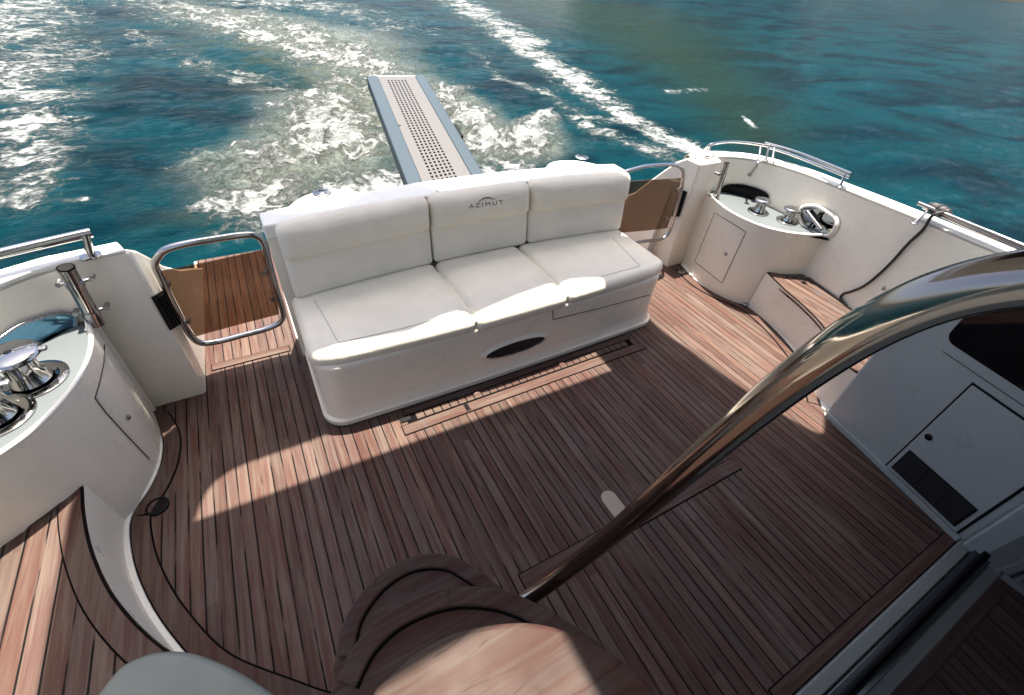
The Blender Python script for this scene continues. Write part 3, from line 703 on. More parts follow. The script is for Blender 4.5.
# ---- guard rails on the caps
def rail(label, bars, legs, r=.016):
    T = thing('guard_rail', label, 'rail', legs[0][1], 'steel guard rails on the bulwark caps')
    for b_ in bars: MB().tube(smooth_path(b_, 6), r, 14).out('rail_bar', 'steel', T, smooth=True)
    for (p, q) in legs:
        p = Vector(p); q = Vector(q)
        MB().tube([p, q], r*.8, 12).out('rail_post', 'steel', T, smooth=True)
        MB().lathe([(.001, 0), (r*2.1, 0), (r*2.1, .004), (r*1.4, .009), (.001, .009)], q, n=20).out('post_foot', 'chrome', T, smooth=True)
zc = .955; zr = 1.045
rail('steel guard rail ending on the left bulwark cap near the rod holder', [[atz(-60, 268, zr), atz(0, 253.5, zr), atz(45, 243, zr), atz(91, 232.5, zr)]], [(atz(85, 235, zr), atz(91, 256, zc)), (atz(-50, 266, zr), atz(-46, 300, zc))], .021)
rail('curved steel guard rail above the right winch nook', [[atz(704, 150, zr-.06), atz(711, 144.5, zr), atz(729, 142, zr), atz(748, 143, zr), atz(768, 146, zr)],
      [atz(765, 143, zr+.015), atz(795, 151.5, zr+.03), atz(825, 163, zr+.05), atz(851.5, 174, zr+.065)], [atz(768, 147.5, zr-.005), atz(795, 156, zr+.01), atz(850, 177.5, zr+.045)]],
     [(atz(710, 146, zr), atz(707, 157, zc)), (atz(760.5, 146, zr+.01), atz(758.5, 162, .98)), (atz(769, 147, zr+.02), atz(765.5, 160.5, .98)), (atz(774, 148, zr+.02), atz(772, 162.5, .985)), (atz(845, 174.5, zr+.06), atz(840, 187, 1.03))], .011)
rail('steel guard rail with black strap tied to it along the right bulwark cap', [[atz(918.5, 203, zr+.08), atz(960, 220, zr+.08), atz(1024, 246, zr+.08), atz(1150, 297, zr+.08)], [atz(924, 207, zr+.06), atz(960, 223, zr+.06), atz(1024, 250, zr+.06), atz(1150, 302, zr+.06)]],
     [(atz(930, 209, zr+.07), atz(914, 223, 1.055)), (atz(1120, 285, zr+.08), atz(1105, 306, 1.06))], .011)
# ---- black strap with padded wrap
S = thing('tie_strap', 'black strap hanging from the right guard rail down to the teak step', 'strap', atz(943, 211, zr+.08))
pa = atz(943, 212, zr+.09)
sp = [pa, atz(932, 216, zr+.06)]
for q in ((925, 229), (910, 243), (893, 262), (877, 277), (865, 286), (852, 291.5), (845, 293.5), (842, 298)):
    h = on(*q, wt[1], .014)
    if h: sp.append(h)
h = on(846, 303, wt[1], .016); sp.append(h if h else sp[-1])
MB().tube(smooth_path(sp, 5), .009, 10).out('strap', 'rope', S, smooth=True)
wr_ = MB()
A = atz(930, 206, zr+.08); Bq = atz(948, 214, zr+.08)
pth = [A.lerp(Bq, k/14) + Vector((0, 0, .004*math.sin(k*2.1))) for k in range(15)]
wr_.tube(pth, [.022+.010*math.sin(k/14*math.pi)+.003*(k % 2) for k in range(15)], 12).out('wrap', 'rope', S, smooth=True)
hk = on(885, 289, wt[1], .003)
if hk:
    Hk = thing('strap_hook', 'small steel hook on the right bulwark wall just above the big handrail', 'hook', hk)
    MB().tube(smooth_path([hk, hk+Vector((-.03, 0, .004)), hk+Vector((-.04, .0, .022)), hk+Vector((-.03, .0, .034))], 4), .006, 8).out('hook', 'steel_soft', Hk, smooth=True)
hk = on(744.5, 184, wt[1], 0) 
# rod standing in for the rail post's shadow on the wall
q0 = on(752, 172, wt[1], .012)
if q0:
    Cl = thing('post_shadow', 'thin steel clip hanging on the right bulwark wall below the rail', 'clip', q0)
    MB().tube([on(758, 164, wt[1], .012) or q0, q0, on(749.5, 174.5, wt[1], .012) or q0], .006, 8).out('shadow_rod', 'steel_soft', Cl, smooth=True)
    MB().lathe([(.001, 0), (.014, 0), (.014, .008), (.001, .010)], on(750, 174.5, wt[1], .006) or q0, (-1, 0, 0), 14).out('shadow_foot', 'steel_soft', Cl, smooth=True)

# ---- safety gates
def gate(label, outer_px, y, panel_px, lugs, r=.018):
    T = thing('safety_gate', label, 'gate', aty(*outer_px[0], y), 'steel tube boarding gates beside the sofa')
    lp = smooth_path([aty(*q, y) for q in outer_px], 7, True)
    MB().tube(lp, r, 16, closed=True).out('gate_frame', 'steel', T, smooth=True)
    pp = [aty(*q, y) for q in panel_px]
    V = [p + Vector((0, -.004, 0)) for p in pp] + [p + Vector((0, .004, 0)) for p in pp]; n = len(pp)
    mesh('gate_panel', V, [list(range(n)), list(range(n, 2*n))[::-1]] + [(i, (i+1) % n, (i+1) % n+n, i+n) for i in range(n)], 'acrylic', T)
    for (p, q) in lugs:
        a_ = aty(*p, y); b_ = aty(*q, y); MB().tube([a_, b_], .006, 8).lathe([(.001, -.012), (.013, -.012), (.013, .012), (.001, .012)], b_, (0, 1, 0), 12).out('panel_lug', 'steel_soft', T, smooth=True)
gate('steel tube gate with smoked brown panel left of the sofa', [(158, 257), (166, 249.5), (185, 244), (215, 239), (243, 235), (256, 236), (264, 244), (269, 262), (276, 288), (283, 312), (280, 322), (266, 329), (240, 336), (216, 342), (201, 343), (192, 337), (184, 325), (172, 302), (160, 277), (155, 265)], 2.60,
     [(161, 271), (212, 261), (262, 250), (269, 272), (278, 303), (279, 314), (240, 324), (196, 336), (187, 322), (175, 298)], [((160, 273), (168, 284)), ((180, 320), (188, 321)), ((269, 262), (264, 274)), ((279, 300), (273, 299))])
gate('steel tube gate with smoked brown panel right of the sofa', [(638, 168), (652, 165.5), (668, 164.5), (678, 166), (683, 171), (683, 182), (680, 195), (676, 210), (672, 225), (668, 234), (660, 239.5), (645, 241), (628, 243), (615, 235), (613, 200), (620, 176)], 2.465,
     [(618, 182), (640, 180.5), (681, 178), (678, 196), (672, 214), (667, 228), (645, 230.5), (617, 233)], [((682, 186), (677, 190)), ((671, 218), (666, 218))], .014)

# ================================================================ SOFA
sofa = thing('cockpit_sofa', 'cream three-seat cockpit sofa moulded onto a white base across the stern', 'sofa', (1.21, 2.2, 0))
def bow(x, a_): return a_*(1 - ((x-1.21)/1.21)**2)
def base_outline(inset, r=.13):
    x0, x1 = -.005+inset, 2.425-inset; pts = []
    yf = lambda x: 1.828 + inset - bow(x, .020)
    for k in range(9):                                     # front left corner
        an = math.pi + (math.pi/2)*k/8; pts.append((x0+r + r*math.cos(an), yf(x0+r)+r + r*math.sin(an)))
    for k in range(1, 20):
        x = x0+r + (x1-x0-2*r)*k/20; pts.append((x, yf(x)))
    for k in range(9):
        an = 1.5*math.pi + (math.pi/2)*k/8; pts.append((x1-r + r*math.cos(an), yf(x1-r)+r + r*math.sin(an)))
    pts += [(x1, 2.60), (x0, 2.60)]
    return pts
rings = []
for z, ins in ((.0, -.012), (.035, -.012), (.045, .002), (.12, .012), (.30, .014), (.37, .012), (.405, .010), (.43, .012), (.438, .020)):
    rings.append([Vector((x, y, z)) for x, y in base_outline(ins)])
V, Fc = loft(rings); n = len(rings[0]); L = len(rings)
Fc += [(j*n+n-1, j*n, (j+1)*n, (j+1)*n+n-1) for j in range(L-1)] + [list(range((L-1)*n, L*n))]
sbase = mesh('base', V, Fc, 'gel', sofa, smooth=True)
MB().prism(base_outline(-.017), .0005, .008).out('base_seal', 'seal', sofa)
# coaming behind the cushions (moulded shell, curved in plan, with two cup-holder tabs)
def back_y(x): return 2.50 + bow(x, .085)
xs = [-.03 + 2.48*k/30 for k in range(31)]
fr = [(x, back_y(x)) for x in xs]; bk = [(x, 2.69 + bow(x, .13)) for x in xs]
tabs = []
bkp = []
for x, y in bk:
    e = 0
    for cx in (.335, 2.06): e = max(e, .115*max(0, 1-((x-cx)/.20)**2)**.5 if abs(x-cx) < .20 else 0)
    bkp.append((x, y+e))
xs2 = [-.03 + 2.48*k/160 for k in range(161)]
def tabe(x):
    e = 0
    for cx in (.335, 2.10):
        d = abs(x-cx)/.21
        if d < 1: e = max(e, .12*(1-d**2.6))
    return e
outl = [(x, back_y(x)) for x in xs2] + [(x, 2.675 + bow(x, .13) + tabe(x)) for x in xs2[::-1]]
shell = MB().prism(outl, .85, .935).out('coaming', 'gel_white', sofa, bevel=.016, seg=4)
outl = [(x, back_y(x)+.012) for x in xs] + [(x, 2.66 + bow(x, .13)) for x in xs[::-1]]
MB().prism(outl, .0, .852).out('back_shell', 'gel', sofa)
MB().box((.985, 2.60, .9345), (.989, 2.80, .9365)).out('coaming_joint', 'seal', sofa); MB().box((1.66, 2.58, .9345), (1.664, 2.80, .9365)).out('coaming_joint', 'seal', sofa)
for q in ((322, 193), (582, 157.5)):
    p = atz(*q, .937); H = MB().lathe([(.001, .001), (.050, .001), (.054, .004), (.050, .007), (.038, .006), (.036, -.000), (.001, .0005)], p, n=32).out('cup_holder', 'steel_soft', sofa, smooth=True)
    MB().lathe([(.001, .001), (.028, .001), (.024, .006), (.001, .007)], p, n=24).out('cup_holder_cap', 'chrome', H, smooth=True)
# seat cushions
def cushion(name, x0, x1, y0f, y1f, z0, z1, r, mt, puff=.014, n=4, inner=14, endroll=0, wr=0):
    hx = (x1-x0)/2; hz = (z1-z0)/2; V, Fc = rbox(hx, .5, hz, r, n, inner)
    out = []
    for v in V:
        x = (x0+x1)/2 + v.x; t = v.y + .5; y0 = y0f(x); y1 = y1f(x); L_ = y1-y0
        # keep corner rounding metric in y
        yv = v.y
        ym = (y0 + (.5+yv)*1.0) if yv < -.5 + r else (y1 - (.5-yv)) if yv > .5 - r else y0 + r + (yv+.5-r)/(1-2*r)*(L_-2*r)
        z = (z0+z1)/2 + v.z
        if v.z > 0: 
            e = (1-(abs(v.x)/hx)**4)*(1-abs(2*t-1)**4); z += puff*e
            z += wr*math.sin(x*23+ym*9)*e
        out.append((x, ym, z))
    return mesh(name, out, Fc, mt, sofa, smooth=True, auto=False)
sf = lambda x: 1.848 - bow(x, .042); sb_ = lambda x: 2.47 + bow(x, .05)
gx1, gx2 = .895, 1.535
cu = []
cu.append(cushion('seat_cushion', -.005, gx1-.001, lambda x: sf(x) + max(0, (.17-x))**2*1.6, sb_, .415, .512, .046, 'leather', .012, wr=.0016))
cu.append(cushion('seat_cushion', gx1+.001, gx2-.001, lambda x: sf(x)-.004, sb_, .405, .515, .052, 'leather', .016, wr=.0022))
cu.append(cushion('seat_cushion', gx2+.001, 2.43, lambda x: sf(x) + max(0, (x-2.25))**2*1.6, sb_, .415, .512, .046, 'leather', .012, wr=.0016))
for gx in (gx1, gx2): MB().box((gx-.03, 1.835, .40), (gx+.03, 2.40, .492)).out('seat_filler', 'leather', sofa, bevel=.01)  # blocks added to keep sun from leaking through the cushion gaps
st = bvh(*cu)
for path in ([(314, 300), (326, 320), (338, 342)], [(338, 343), (400, 329), (464, 312)], [(612, 237), (640, 266)], [(640, 266), (600, 277), (566, 287)]):
    lp = loop_on(path, st, .0005, 8, False)
    if len(lp) > 2: MB().tube(lp, .0024, 6).out('seam', 'stitch', cu[0] if path[0][0] < 500 else cu[2])
# back cushions with head rolls, leaning slightly aft
rolls = []
for (x0, x1, roll_mt) in ((.022, .890, 'leather2'), (.898, 1.607, 'leather2'), (1.615, 2.425, 'leather2')):
    zb, zt, zm = .505, .955, .735
    hx = (x1-x0)/2
    def shape(z0, z1, t, r, puffy, bulge, fwd, inner=12):
        hz = (z1-z0)/2; V, Fc = rbox(hx, t/2, hz, r, 4, inner); out = []
        for v in V:
            x = (x0+x1)/2+v.x; z = (z0+z1)/2+v.z; y = back_y(x) - .022 - t/2 + v.y + (z-.5)*.10 - fwd
            if v.y < 0: y -= puffy*(1-(abs(v.x)/hx)**6)*(1-(abs(v.z)/hz)**2) 
            if v.y < 0: y += .0014*math.sin(x*31+z*17)
            out.append((x, y, z))
        return out, Fc
    V, Fc = shape(zb, .80, .085, .034, .012, 0, 0); bc = mesh('back_cushion', V, Fc, 'leather', sofa, smooth=True, auto=False)
    V, Fc = shape(.738, zt, .118, .052, .034, 0, -.002); hr = mesh('head_roll', V, Fc, roll_mt, bc, smooth=True, auto=False); rolls.append(hr)
# emblem: arch mark and lettering on the middle head roll
hr = rolls[1]; rt = bvh(hr)
arch = []
for k in range(13):
    u = k/12; qx = 478 + 17*u; qy = 201.8 - 2.2*u - 3.0*math.sin(u*math.pi)
    arch.append((qx, qy))
lp = [on(*q, rt, .001) for q in arch]; lp = [q for q in lp if q]
if len(lp) > 3: MB().tube(lp, [.0012+.0034*math.sin(math.pi*i/(len(lp)-1)) for i in range(len(lp))], 8).out('emblem', 'emblem', hr)
cu_t = bpy.data.curves.new('lettering', 'FONT'); cu_t.body = 'AZIMUT'; cu_t.size = .034; cu_t.space_character = 1.35; cu_t.extrude = .0006
to = bpy.data.objects.new('lettering_tmp', cu_t); col.objects.link(to); bpy.context.view_layer.update()
tm = bpy.data.meshes.new_from_object(to.evaluated_get(bpy.context.evaluated_depsgraph_get())); bpy.data.objects.remove(to)
A = on(469, 208.6, rt, .0015); Bq = on(503, 204.0, rt, .0015)
if A and Bq:
    wx_ = max(v.co.x for v in tm.vertices); ex = (Bq-A).normalized(); up_ = Vector((0, .12, 1)).normalized(); nn = ex.cross(up_).normalized(); up_ = nn.cross(ex)
    scx = (Bq-A).length/wx_; V = []
    for v in tm.vertices:
        p = A + ex*v.co.x*scx + up_*v.co.y*scx*.72
        h = rt.find_nearest(p); V.append(h[0] + nn*-0 + (h[1] if h[1].y < 0 else -h[1])*.0014)
    mesh('lettering', V, [list(p.vertices) for p in tm.polygons], 'emblem', hr)
# oval grille on the base
c = on(515.5, 346.2, bvh(sbase), .0); ax_, az_ = .215, .050
G = MB(); n = 40; cx_, cy_, cz_ = c.x, c.y, c.z
def fy(x): return sbt(x)
tb = bvh(sbase)
def base_front(x, z, off):
    h = tb.ray_cast(Vector((x, 1.2, z)), Vector((0, 1, 0))); return Vector((x, h[0].y - off, z))
ring = [base_front(cx_ + ax_*math.cos(2*math.pi*k/n), cz_ + az_*math.sin(2*math.pi*k/n), .004) for k in range(n)]
ringo = [base_front(cx_ + ax_*1.17*math.cos(2*math.pi*k/n), cz_ + az_*1.5*math.sin(2*math.pi*k/n), .001) for k in range(n)]
MB().tube(ring, .0045, 8, closed=True).out('grille_rim', 'steel_soft', sofa, smooth=True)
gr = mesh('oval_grille', ring, [list(range(n))], 'dark', sofa)
V = ringo + [p - Vector((0, .012, 0)) for p in ring]; mesh('grille_bezel', V, [(i, (i+1) % n, (i+1) % n+n, i+n) for i in range(n)], 'gel', gr, smooth=True)
gl2 = MB()
for k in range(-3, 4):
    z = cz_ + k*.0125; e = ax_*math.sqrt(max(0, 1-((z-cz_)/az_)**2))*.97
    if e > .02: gl2.tube([base_front(cx_-e, z, .008), base_front(cx_, z, .008), base_front(cx_+e, z, .008)], .0028, 6)
gl2.out('louvre', mat('louvre_brown', (.05, .025, .022), .35), gr, smooth=True)
# drawer seam on the base
lp = loop_on([(553, 309), (553, 319.6), (600, 308), (662, 291.5)], tb, .001, 10, False); MB().tube(lp, .0028, 6).out('drawer_seam', 'seal', sofa)
# transom below the coaming, boarding platform aft of the gates
MB().box((-.03, 2.70, -1.4), (2.45, 2.745, .84)).out('transom', 'hull', hull)
for x0, x1 in ((-.62, -.03), (2.45, 3.16)):
    MB().box((x0, 2.68, -.30), (x1, 4.05, -.006)).out('boarding_step', 'gel_white', hull)
    MB().box((x0, 4.12, -1.4), (x1, 4.17, -.37)).out('boarding_riser', 'gel_white', hull)
MB().box((-.03, 2.75, -.46), (2.45, 4.15, -.362)).out('swim_platform', 'teak_step', hull)

# ================================================================ GANGWAY
zn, zf = .75, 1.0
gn = thing('gangway', 'perforated metal gangway with blue-grey side rails pointing out over the wake', 'gangway', (1.3, 3.2, .7))
Ln, Rn = atz(407, 185, zn), atz(482, 172, zn); Lf, Rf = atz(366.5, 77, zf), atz(424, 76, zf)
Ln2 = Ln + (Ln-Lf)*.16; Rn2 = Rn + (Rn-Rf)*.16
def gp(u, v, dz=0): p = Ln2.lerp(Rn2, u).lerp(Lf.lerp(Rf, u), v); return p + Vector((0, 0, dz))
def gbar(u0, u1, z0, z1, name, mt, v0=0, v1=1, bev=.012):
    V = [gp(u, v, z) for v in (v0, v1) for (u, z) in ((u0, z0), (u1, z0), (u1, z1), (u0, z1))]
    return mesh(name, V, [(0, 1, 2, 3), (7, 6, 5, 4), (0, 4, 5, 1), (1, 5, 6, 2), (2, 6, 7, 3), (3, 7, 4, 0)], mt, gn, bevel=bev, seg=3)
gbar(0, .19, -.11, .012, 'side_rail', 'alu'); gbar(.83, 1, -.11, .012, 'side_rail', 'alu')
gbar(.19, .83, -.05, -.015, 'under_tray', 'steel_soft', bev=0); gbar(.17, .85, -.10, .004, 'end_cap', 'gel_white', .985, 1.006, .004)
# perforated plate: tiles with real holes
nu, nv = 11, 48; V = []; Fc = []; PZ = .004
def quadhole(u0, u1, v0, v1, hole):
    b0 = len(V); V.extend([gp(u0, v0, PZ), gp(u1, v0, PZ), gp(u1, v1, PZ), gp(u0, v1, PZ)])
    if not hole: Fc.append((b0, b0+1, b0+2, b0+3)); return
    cu_, cv = (u0+u1)/2, (v0+v1)/2; ru, rv = (u1-u0)*.25, (v1-v0)*.29
    H = [(cu_-ru, cv-rv), (cu_+ru, cv-rv), (cu_+ru, cv+rv), (cu_-ru, cv+rv)]
    V.extend([gp(a_, b_, PZ) for a_, b_ in H] + [gp(a_, b_, PZ-.012) for a_, b_ in H])
    for i in range(4): j = (i+1) % 4; Fc.append((b0+i, b0+j, b0+4+j, b0+4+i)); Fc.append((b0+4+i, b0+4+j, b0+8+j, b0+8+i))
U = lambda i: .19 + .64*i/nu
for i in range(nu):
    for j in range(nv):
        quadhole(U(i), U(i+1), j/nv, (j+1)/nv, 2 <= i <= 7 and 2 <= j <= 45)
mesh('perforated_plate', V, Fc, 'alu_plate', gn)
gbar(.19, .83, -.020, -.012, 'plate_backing', 'black', bev=0)
p = gp(1.0, .47); 
mesh('stanchion_socket', [gp(u, v, z) for v in (.40, .50) for (u, z) in ((1.0, -.06), (1.05, -.06), (1.05, .0), (1.0, .0))], [(0, 1, 2, 3), (7, 6, 5, 4), (0, 4, 5, 1), (1, 5, 6, 2), (2, 6, 7, 3), (3, 7, 4, 0)], 'black', gn, bevel=.003)
mesh('stanchion_socket', [gp(u, v, z) for v in (.28, .38) for (u, z) in ((1.0, -.07), (1.03, -.07), (1.03, -.02), (1.0, -.02))], [(0, 1, 2, 3), (7, 6, 5, 4), (0, 4, 5, 1), (1, 5, 6, 2), (2, 6, 7, 3), (3, 7, 4, 0)], 'black', gn, bevel=.003)
q = gp(.205, .52, .006); MB().lathe([(.001, 0), (.010, 0), (.008, .006), (.001, .007)], q, n=12).out('bolt', 'seal', gn)

# ================================================================ CABIN SIDE WALL with locker door
wa = atz(824, 413); wb = atz(957.5, 541)
cab = thing('cabin_wall', 'shaded white cabin side wall with locker door, black vent grille and dark window', 'wall', wa)
dirw = (wb - wa).normalized(); nrm = Vector((dirw.y, -dirw.x, 0)); 
if nrm.x > 0: nrm = -nrm
def wp(u, z, off=0): return Vector((wa.x, wa.y, 0)) + dirw*u + Vector((0, 0, z)) + nrm*off
Lw = (wb-wa).length
def onw(px, py):
    d = Vector(ray(px, py)); o_ = Vector((0, 0, HC)); t = (Vector((wa.x, wa.y, 0)) - o_).dot(nrm)/d.dot(nrm); p = o_ + d*t
    return ((p - Vector((wa.x, wa.y, 0))).dot(dirw), p.z)
WPF = [(0, 0), (Lw+.02, 0), (Lw+.02, 3.12), (.82, 3.12), (.60, 1.85), (.36, 1.24), (.24, 1.135), (.10, 1.045), (0, .99)]
V = [wp(u, z, -o_) for o_ in (0, .6) for (u, z) in WPF]; nW = len(WPF)
mesh('side_panel', V, [tuple(range(nW)), tuple(range(nW, 2*nW))[::-1]] + [(i, (i+1) % nW, (i+1) % nW+nW, i+nW) for i in range(nW)], 'gel_shade', cab, bevel=.02, seg=3)
def plate(name, uz, o0, o1, mt, parent=cab, bev=.003):
    n = len(uz); V = [wp(u, z, o0) for u, z in uz] + [wp(u, z, o1) for u, z in uz]
    return mesh(name, V, [list(range(n)), list(range(n, 2*n))[::-1]] + [(i, (i+1) % n, (i+1) % n+n, i+n) for i in range(n)], mt, parent, bevel=bev)
# kick moulding along the deck
plate('skirting', [(0.02, .0), (Lw, .0), (Lw, .035), (0.02, .035)], .001, .018, 'gel_shade')
d0, d1, d2, d3 = onw(886, 469), onw(972, 384), onw(1060, 438), onw(962, 533)
ud0, ud1 = (d0[0]+d1[0])/2, Lw-.03; zt_ = d1[1]
plate('door_gap', [(ud0-.010, .03), (ud1+.010, .03), (ud1+.010, zt_+.010), (ud0-.010, zt_+.010)], .0015, .003, 'black', bev=0)
dr = plate('locker_door', [(ud0, .04), (ud1, .04), (ud1, zt_), (ud0, zt_)], .0015, .012, 'gel_shade')
g0, g1, g2, g3 = onw(890, 464), onw(910, 449), onw(981, 515), onw(957, 529)
ua, ub, za, zb_ = ud0+.02, ud1-.02, .062, .225
vg = plate('vent_grille', [(ua, za), (ub, za), (ub, zb_), (ua, zb_)], .0125, .018, 'black', dr, .002)
mb = MB()
nlv = 14
for k in range(nlv):
    z = za + .010 + (zb_-za-.02)*k/(nlv-1); mb.tube([wp(ua+.01, z, .020), wp(ub-.01, z, .020)], .0028, 6)
for k in (1, 2): uu = ua + (ub-ua)*k/3; mb.tube([wp(uu, za+.006, .021), wp(uu, zb_-.006, .021)], .004, 6)
mb.out('grille_slat', mat('grille_dark', (.010, .008, .010), .6), vg, smooth=True)
kk = onw(930.5, 436.5); MB().lathe([(.001, 0), (.017, 0), (.017, .007), (.012, .010), (.001, .010)], wp(kk[0], kk[1], .012), nrm, 20).out('knob', 'black', dr, smooth=True)
# dark window above
w0 = onw(946, 330)[0]; zw0 = onw(958, 350)[1]; u0w = onw(948, 335)[0]
zlow = (onw(955, 347)[1] + onw(1023, 389)[1])/2
rr = .05; pts = []
for (cx_, cz_, a0) in ((u0w+rr, zlow+rr, math.pi), (Lw-.02, zlow+.001, 1.5*math.pi)):
    if a0 == math.pi:
        for k in range(7): an = math.pi + (math.pi/2)*k/6; pts.append((cx_ + rr*math.cos(an), cz_ + rr*math.sin(an)))
pts += [(Lw-.03, zlow), (Lw-.03, 1.75), (.60, 1.75), (.36, 1.14), (u0w+.03, 1.04), (u0w, .98)]
plate('window', pts, .001, .006, 'blackgloss', bev=.002)
zl2 = onw(972, 383)[1]+.045
plate('moulding_line', [(0.25, zl2), (Lw-.03, zl2), (Lw-.03, zl2+.004), (0.25, zl2+.004)], .0005, .002, 'seal', bev=0)

# ================================================================ CABIN DOOR (forward bulkhead, dark glass)
cd_ = thing('cabin_door', 'dark glass cabin door with steel track at the forward edge of the deck', 'door', (1.9, -.3, 0))
MB().box((.9, -.272, -.02), (2.70, -.222, .030)).out('sill', gelcoat('sill_grey', (.20, .22, .215), .4), cd_, bevel=.006)
MB().box((.9, -.330, -.02), (2.70, -.276, .050)).out('door_track', mat('track_metal', (.10, .11, .12), .18, .8), cd_, bevel=.004)
MB().box((2.60, -.34, .0), (2.70, -.235, 3.12)).out('door_post', 'gel_shade', cd_, bevel=.012, seg=3)
def leanq(x0, x1, z0, z1, y0=-.31, t=.02, k=-.04):
    V = [(x, y0 + k*z - o_, z) for o_ in (0, t) for (x, z) in ((x0, z0), (x1, z0), (x1, z1), (x0, z1))]
    return V, [(0, 1, 2, 3), (7, 6, 5, 4), (0, 4, 5, 1), (1, 5, 6, 2), (2, 6, 7, 3), (3, 7, 4, 0)]
V, Fc = leanq(.9, 2.60, .05, 3.1); mesh('door_glass', V, Fc, 'blackgloss', cd_)
V, Fc = leanq(.9, 2.60, .05, .085, -.296, .012); mesh('door_rail', V, Fc, 'black', cd_, bevel=.003)

bk_ = thing('added_bulkhead', 'unseen grey bulkhead added beside the glass door to keep light off the deck', 'wall', (0, -.5, 0))  # unseen wall added to cut the light coming from ahead
MB().box((-1.15, -.56, 0), (.90, -.50, 3.12)).out('bulkhead_panel', 'gel_shade', bk_, bevel=.01)
MB().box((.86, -.50, 0), (.92, -.30, 3.12)).out('bulkhead_post', 'gel_shade', bk_, bevel=.01)
# ================================================================ SPIRAL STEPS + HANDRAIL
stairs = thing('spiral_stairs', 'rounded teak stair treads fanning down below the viewer', 'stairs', (.1, .2, 0))
TR = [(.70, [(332, 668), (344, 618), (373, 579), (409, 557), (448, 554), (478, 569), (505, 590), (530, 612)], .055, [(.42, .0), (.2, -.35), (-.1, -.3), (-.22, .1)]),
      (.97, [(329, 690), (355, 642), (393, 608), (445, 588), (493, 588), (535, 602), (597, 640), (634, 677)], .05, [(.40, -.2), (.15, -.35), (-.12, -.3), (-.16, .05)]),
      (1.22, [(372, 690), (420, 649), (467, 628), (526, 621), (575, 632), (606, 648), (640, 672), (655, 690)], .05, [(.3, -.25), (.1, -.35), (-.15, -.3), (-.14, .05)])]
for z, px, th, tail in TR:
    front = smooth_path([atz(*q, z) for q in px], 5); tail = [Vector((x, y, z)) for x, y in tail]
    out = [(p.x, p.y) for p in front] + [(p.x, p.y) for p in tail]
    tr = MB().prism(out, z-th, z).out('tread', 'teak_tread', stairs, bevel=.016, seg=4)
    cen = sum((Vector((x, y, 0)) for x, y in out), Vector())/len(out)
    # dark strip put in for the shadow line just inside the nosing
    lp = [Vector((cen.x + (p.x-cen.x)*.80, cen.y + (p.y-cen.y)*.80, z)) for p in front[6:-6]]
    if z < 1.1:
        fp = [Vector((cen.x + (p.x-cen.x)*.965, cen.y + (p.y-cen.y)*.965, z)) for p in front[1:-1]]
        ribbon('nosing_shade', fp, -.0465, -.040, .0008, .0022, 'caulk', tr)
        ribbon('nosing_rim', fp, -.042, 0, .001, .014, 'teak_tread', tr, bevel=.006, seg=3)
    out2 = [(cen.x + (x-cen.x)*.93, cen.y + (y-cen.y)*.93) for x, y in out]
    MB().prism(out2, z-th-.075, z-th-.001).out('tread_bracket', 'teak_tread', tr, bevel=.01)
MB().lathe([(.05, 0), (.05, 1.4)], (.06, -.28, 0), n=24).out('column', 'steel', stairs, smooth=True)

hand = thing('stair_handrail', 'thick curved polished steel handrail sweeping across the right of the view', 'handrail', dep(700, 470, .6))
HR = [(1140, 262, .262), (1080, 270, .276), (1024, 279, .293), (962, 292, .318), (927, 302, .334), (886, 319, .358), (851, 339, .383), (817, 359, .412), (789, 382, .442), (754, 411, .495), (720, 443, .57), (690, 469, .65), (655, 497, .745), (620, 527, .85), (585, 555, .95), (550, 582, 1.05), (520, 605, 1.13)]
hx_ = np.array([q[0] for q in HR], float); kx = (hx_-800)/300
py_ = np.polyfit(kx, [q[1] for q in HR], 5); pd_ = np.polyfit(kx, [1/q[2] for q in HR], 5)
hp = [dep(x, float(np.polyval(py_, (x-800)/300)), 1/float(np.polyval(pd_, (x-800)/300))) for x in np.linspace(1140, 520, 110)]
tl = (hp[0]-hp[3]).normalized(); tb_ = (hp[-1]-hp[-4]).normalized(); hp = hp + [hp[-1] + tb_*k*.05 for k in range(1, 7)]
hp = [hp[0] + tl*k*.05 + Vector((0, 0, .012*k*k*.15)) for k in range(9, 0, -1)] + hp
MB().tube(hp, .0192, 32).out('rail_tube', steel('rail_bronze_steel', (.30, .265, .24), .10), hand, smooth=True)
# rounded moulding, bottom left
rm = thing('moulded_seat_end', 'pale rounded moulding cut off by the bottom edge at the lower left', 'moulding', (-.6, .55, 0))
pts = [atz(*q, .45) for q in ((92, 700), (105, 682), (122, 664), (150, 652), (178, 650), (205, 656), (240, 672), (275, 695))]
fr = smooth_path(pts, 5); out = [(p.x, p.y) for p in fr] + [(-.45, .1), (-.9, .1)]
MB().prism(out, .0, .45).out('shell', gelcoat('moulding_grey', (.15, .17, .155), .4), rm, bevel=.035, seg=5)

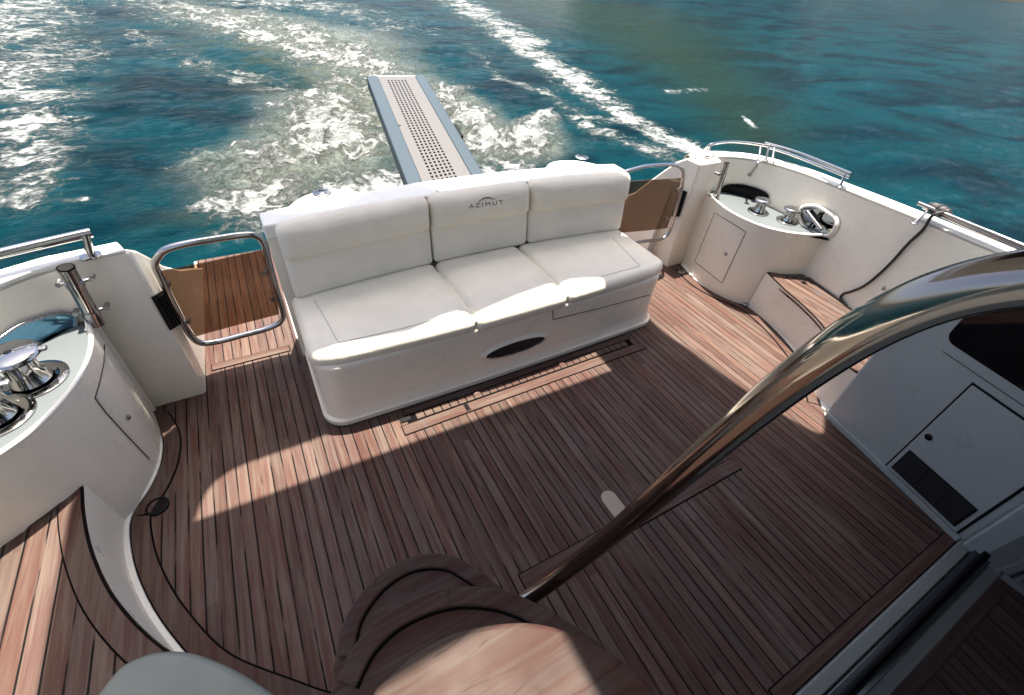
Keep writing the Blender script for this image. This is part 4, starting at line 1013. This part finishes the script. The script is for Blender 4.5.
# ================================================================ FLYBRIDGE OVERHANG (above the camera; casts the deck shadows)
ZO = 3.15; SH = Vector((SUN.x/SUN.z, SUN.y/SUN.z))*ZO
def curve_slab(name, outer, holes, z0, z1, mt, parent):
    cv = bpy.data.curves.new(name, 'CURVE'); cv.dimensions = '2D'; cv.fill_mode = 'BOTH'; cv.extrude = (z1-z0)/2
    for poly in [outer] + holes:
        sp_ = cv.splines.new('POLY'); sp_.points.add(len(poly)-1); sp_.use_cyclic_u = True
        for i, (x, y) in enumerate(poly): sp_.points[i].co = (x, y, 0, 1)
    t = bpy.data.objects.new('tmp', cv); col.objects.link(t); bpy.context.view_layer.update()
    me = bpy.data.meshes.new_from_object(t.evaluated_get(bpy.context.evaluated_depsgraph_get())); bpy.data.objects.remove(t)
    me.name = name; me.materials.clear(); me.materials.append(M[mt]); o = bpy.data.objects.new(name, me); col.objects.link(o); o.parent = parent
    o.location = Vector((0, 0, (z0+z1)/2)) - wloc(parent); return o
def rnd(poly, r, n=6):
    out = []; N = len(poly)
    for i in range(N):
        p = Vector(poly[i]); a_ = Vector(poly[i-1]); b_ = Vector(poly[(i+1) % N]); rr = r[i] if isinstance(r, (list, tuple)) else r
        u = (a_-p); v = (b_-p); A_ = p + u.normalized()*min(rr, u.length*.45); B_ = p + v.normalized()*min(rr, v.length*.45)
        for k in range(n+1): t = k/n; out.append(((1-t)**2*A_.x+2*t*(1-t)*p.x+t*t*B_.x, (1-t)**2*A_.y+2*t*(1-t)*p.y+t*t*B_.y))
    return out
sh_ = lambda P: [(x+SH.x, y+SH.y) for x, y in P]
outer = [(-1.0, -4.2), (-1.0, 1.55), (-.87, 1.88), (-.85, 2.12), (-.71, 2.24), (-.62, 2.38), (-.58, 2.53), (-.10, 2.53), (.02, 2.41), (.34, 2.41), (.52, 2.60), (.84, 2.61), (.93, 2.43), (1.85, 2.43), (2.08, 2.38), (2.24, 2.28), (2.40, 2.16), (2.44, 1.95), (2.41, 1.67), (2.45, 1.46), (2.47, 1.2), (2.51, .89), (2.57, .66), (2.62, .51), (2.83, .64), (2.97, .3), (3.3, -.2), (3.3, -4.2)]  # edge shaped to throw the shadow lines on deck, sofa and coaming
slot = [(-.67, 1.56), (1.79, 1.535), (1.785, 1.70), (1.80, 1.80), (1.6, 1.865), (1.4, 1.86), (1.1, 1.82), (.90, 1.785), (.78, 1.845), (.68, 1.835), (.57, 1.80), (.47, 1.782), (.30, 1.80), (.12, 1.825), (-.17, 1.812), (-.42, 1.808), (-.50, 1.795), (-.565, 1.765), (-.61, 1.715), (-.64, 1.65)]  # slot shaped to let sun onto the deck strip and seat fronts
hatch = rnd([(-.50, -1.2), (.165, -1.2), (.165, .0), (-.50, .0)], .03)  # opening cut so that sun reaches the top tread
fly = thing('flybridge_overhang', 'flybridge deck overhead with a slot and a stair hatch shaped to place the sun patches', 'overhang', (XM, 1, ZO))
curve_slab('overhang_deck', sh_(rnd(outer, .06, 3)), [sh_(slot), sh_(hatch)], ZO, ZO+.09, 'ceiling', fly)

lin = rnd([(.62, -3.9), (3.2, -3.9), (3.2, .3), (2.85, 1.1), (2.4, 1.75), (.75, 1.4)], .1, 3)
MB().prism(lin, ZO-.016, ZO-.002).out('shade_panel', mat('shade_panel_dark', (.035, .03, .032), .8), fly)  # unseen dark sheet added under the overhang to deepen the shade below

# unseen wall added on the overhang's edge to keep sky off the bulwark
pw = [(x-.03, y) for x, y in sh_([(2.41, 1.70), (2.45, 1.46), (2.47, 1.2), (2.51, .89), (2.57, .66), (2.62, .2), (2.9, -.6), (3.2, -2), (3.2, -4)])]
V = []
for x, y in pw: V += [(x, y, ZO+.09), (x-.10, y, ZO+1.05), (x-.16, y, ZO+1.05), (x-.08, y, ZO+.09)]
Fc = [(i*4+k, i*4+(k+1) % 4, (i+1)*4+(k+1) % 4, (i+1)*4+k) for i in range(len(pw)-1) for k in range(4)] + [(0, 1, 2, 3), tuple(len(V)-4+k for k in (3, 2, 1, 0))]
mesh('sky_block_wall', V, Fc, 'gel_white', fly)
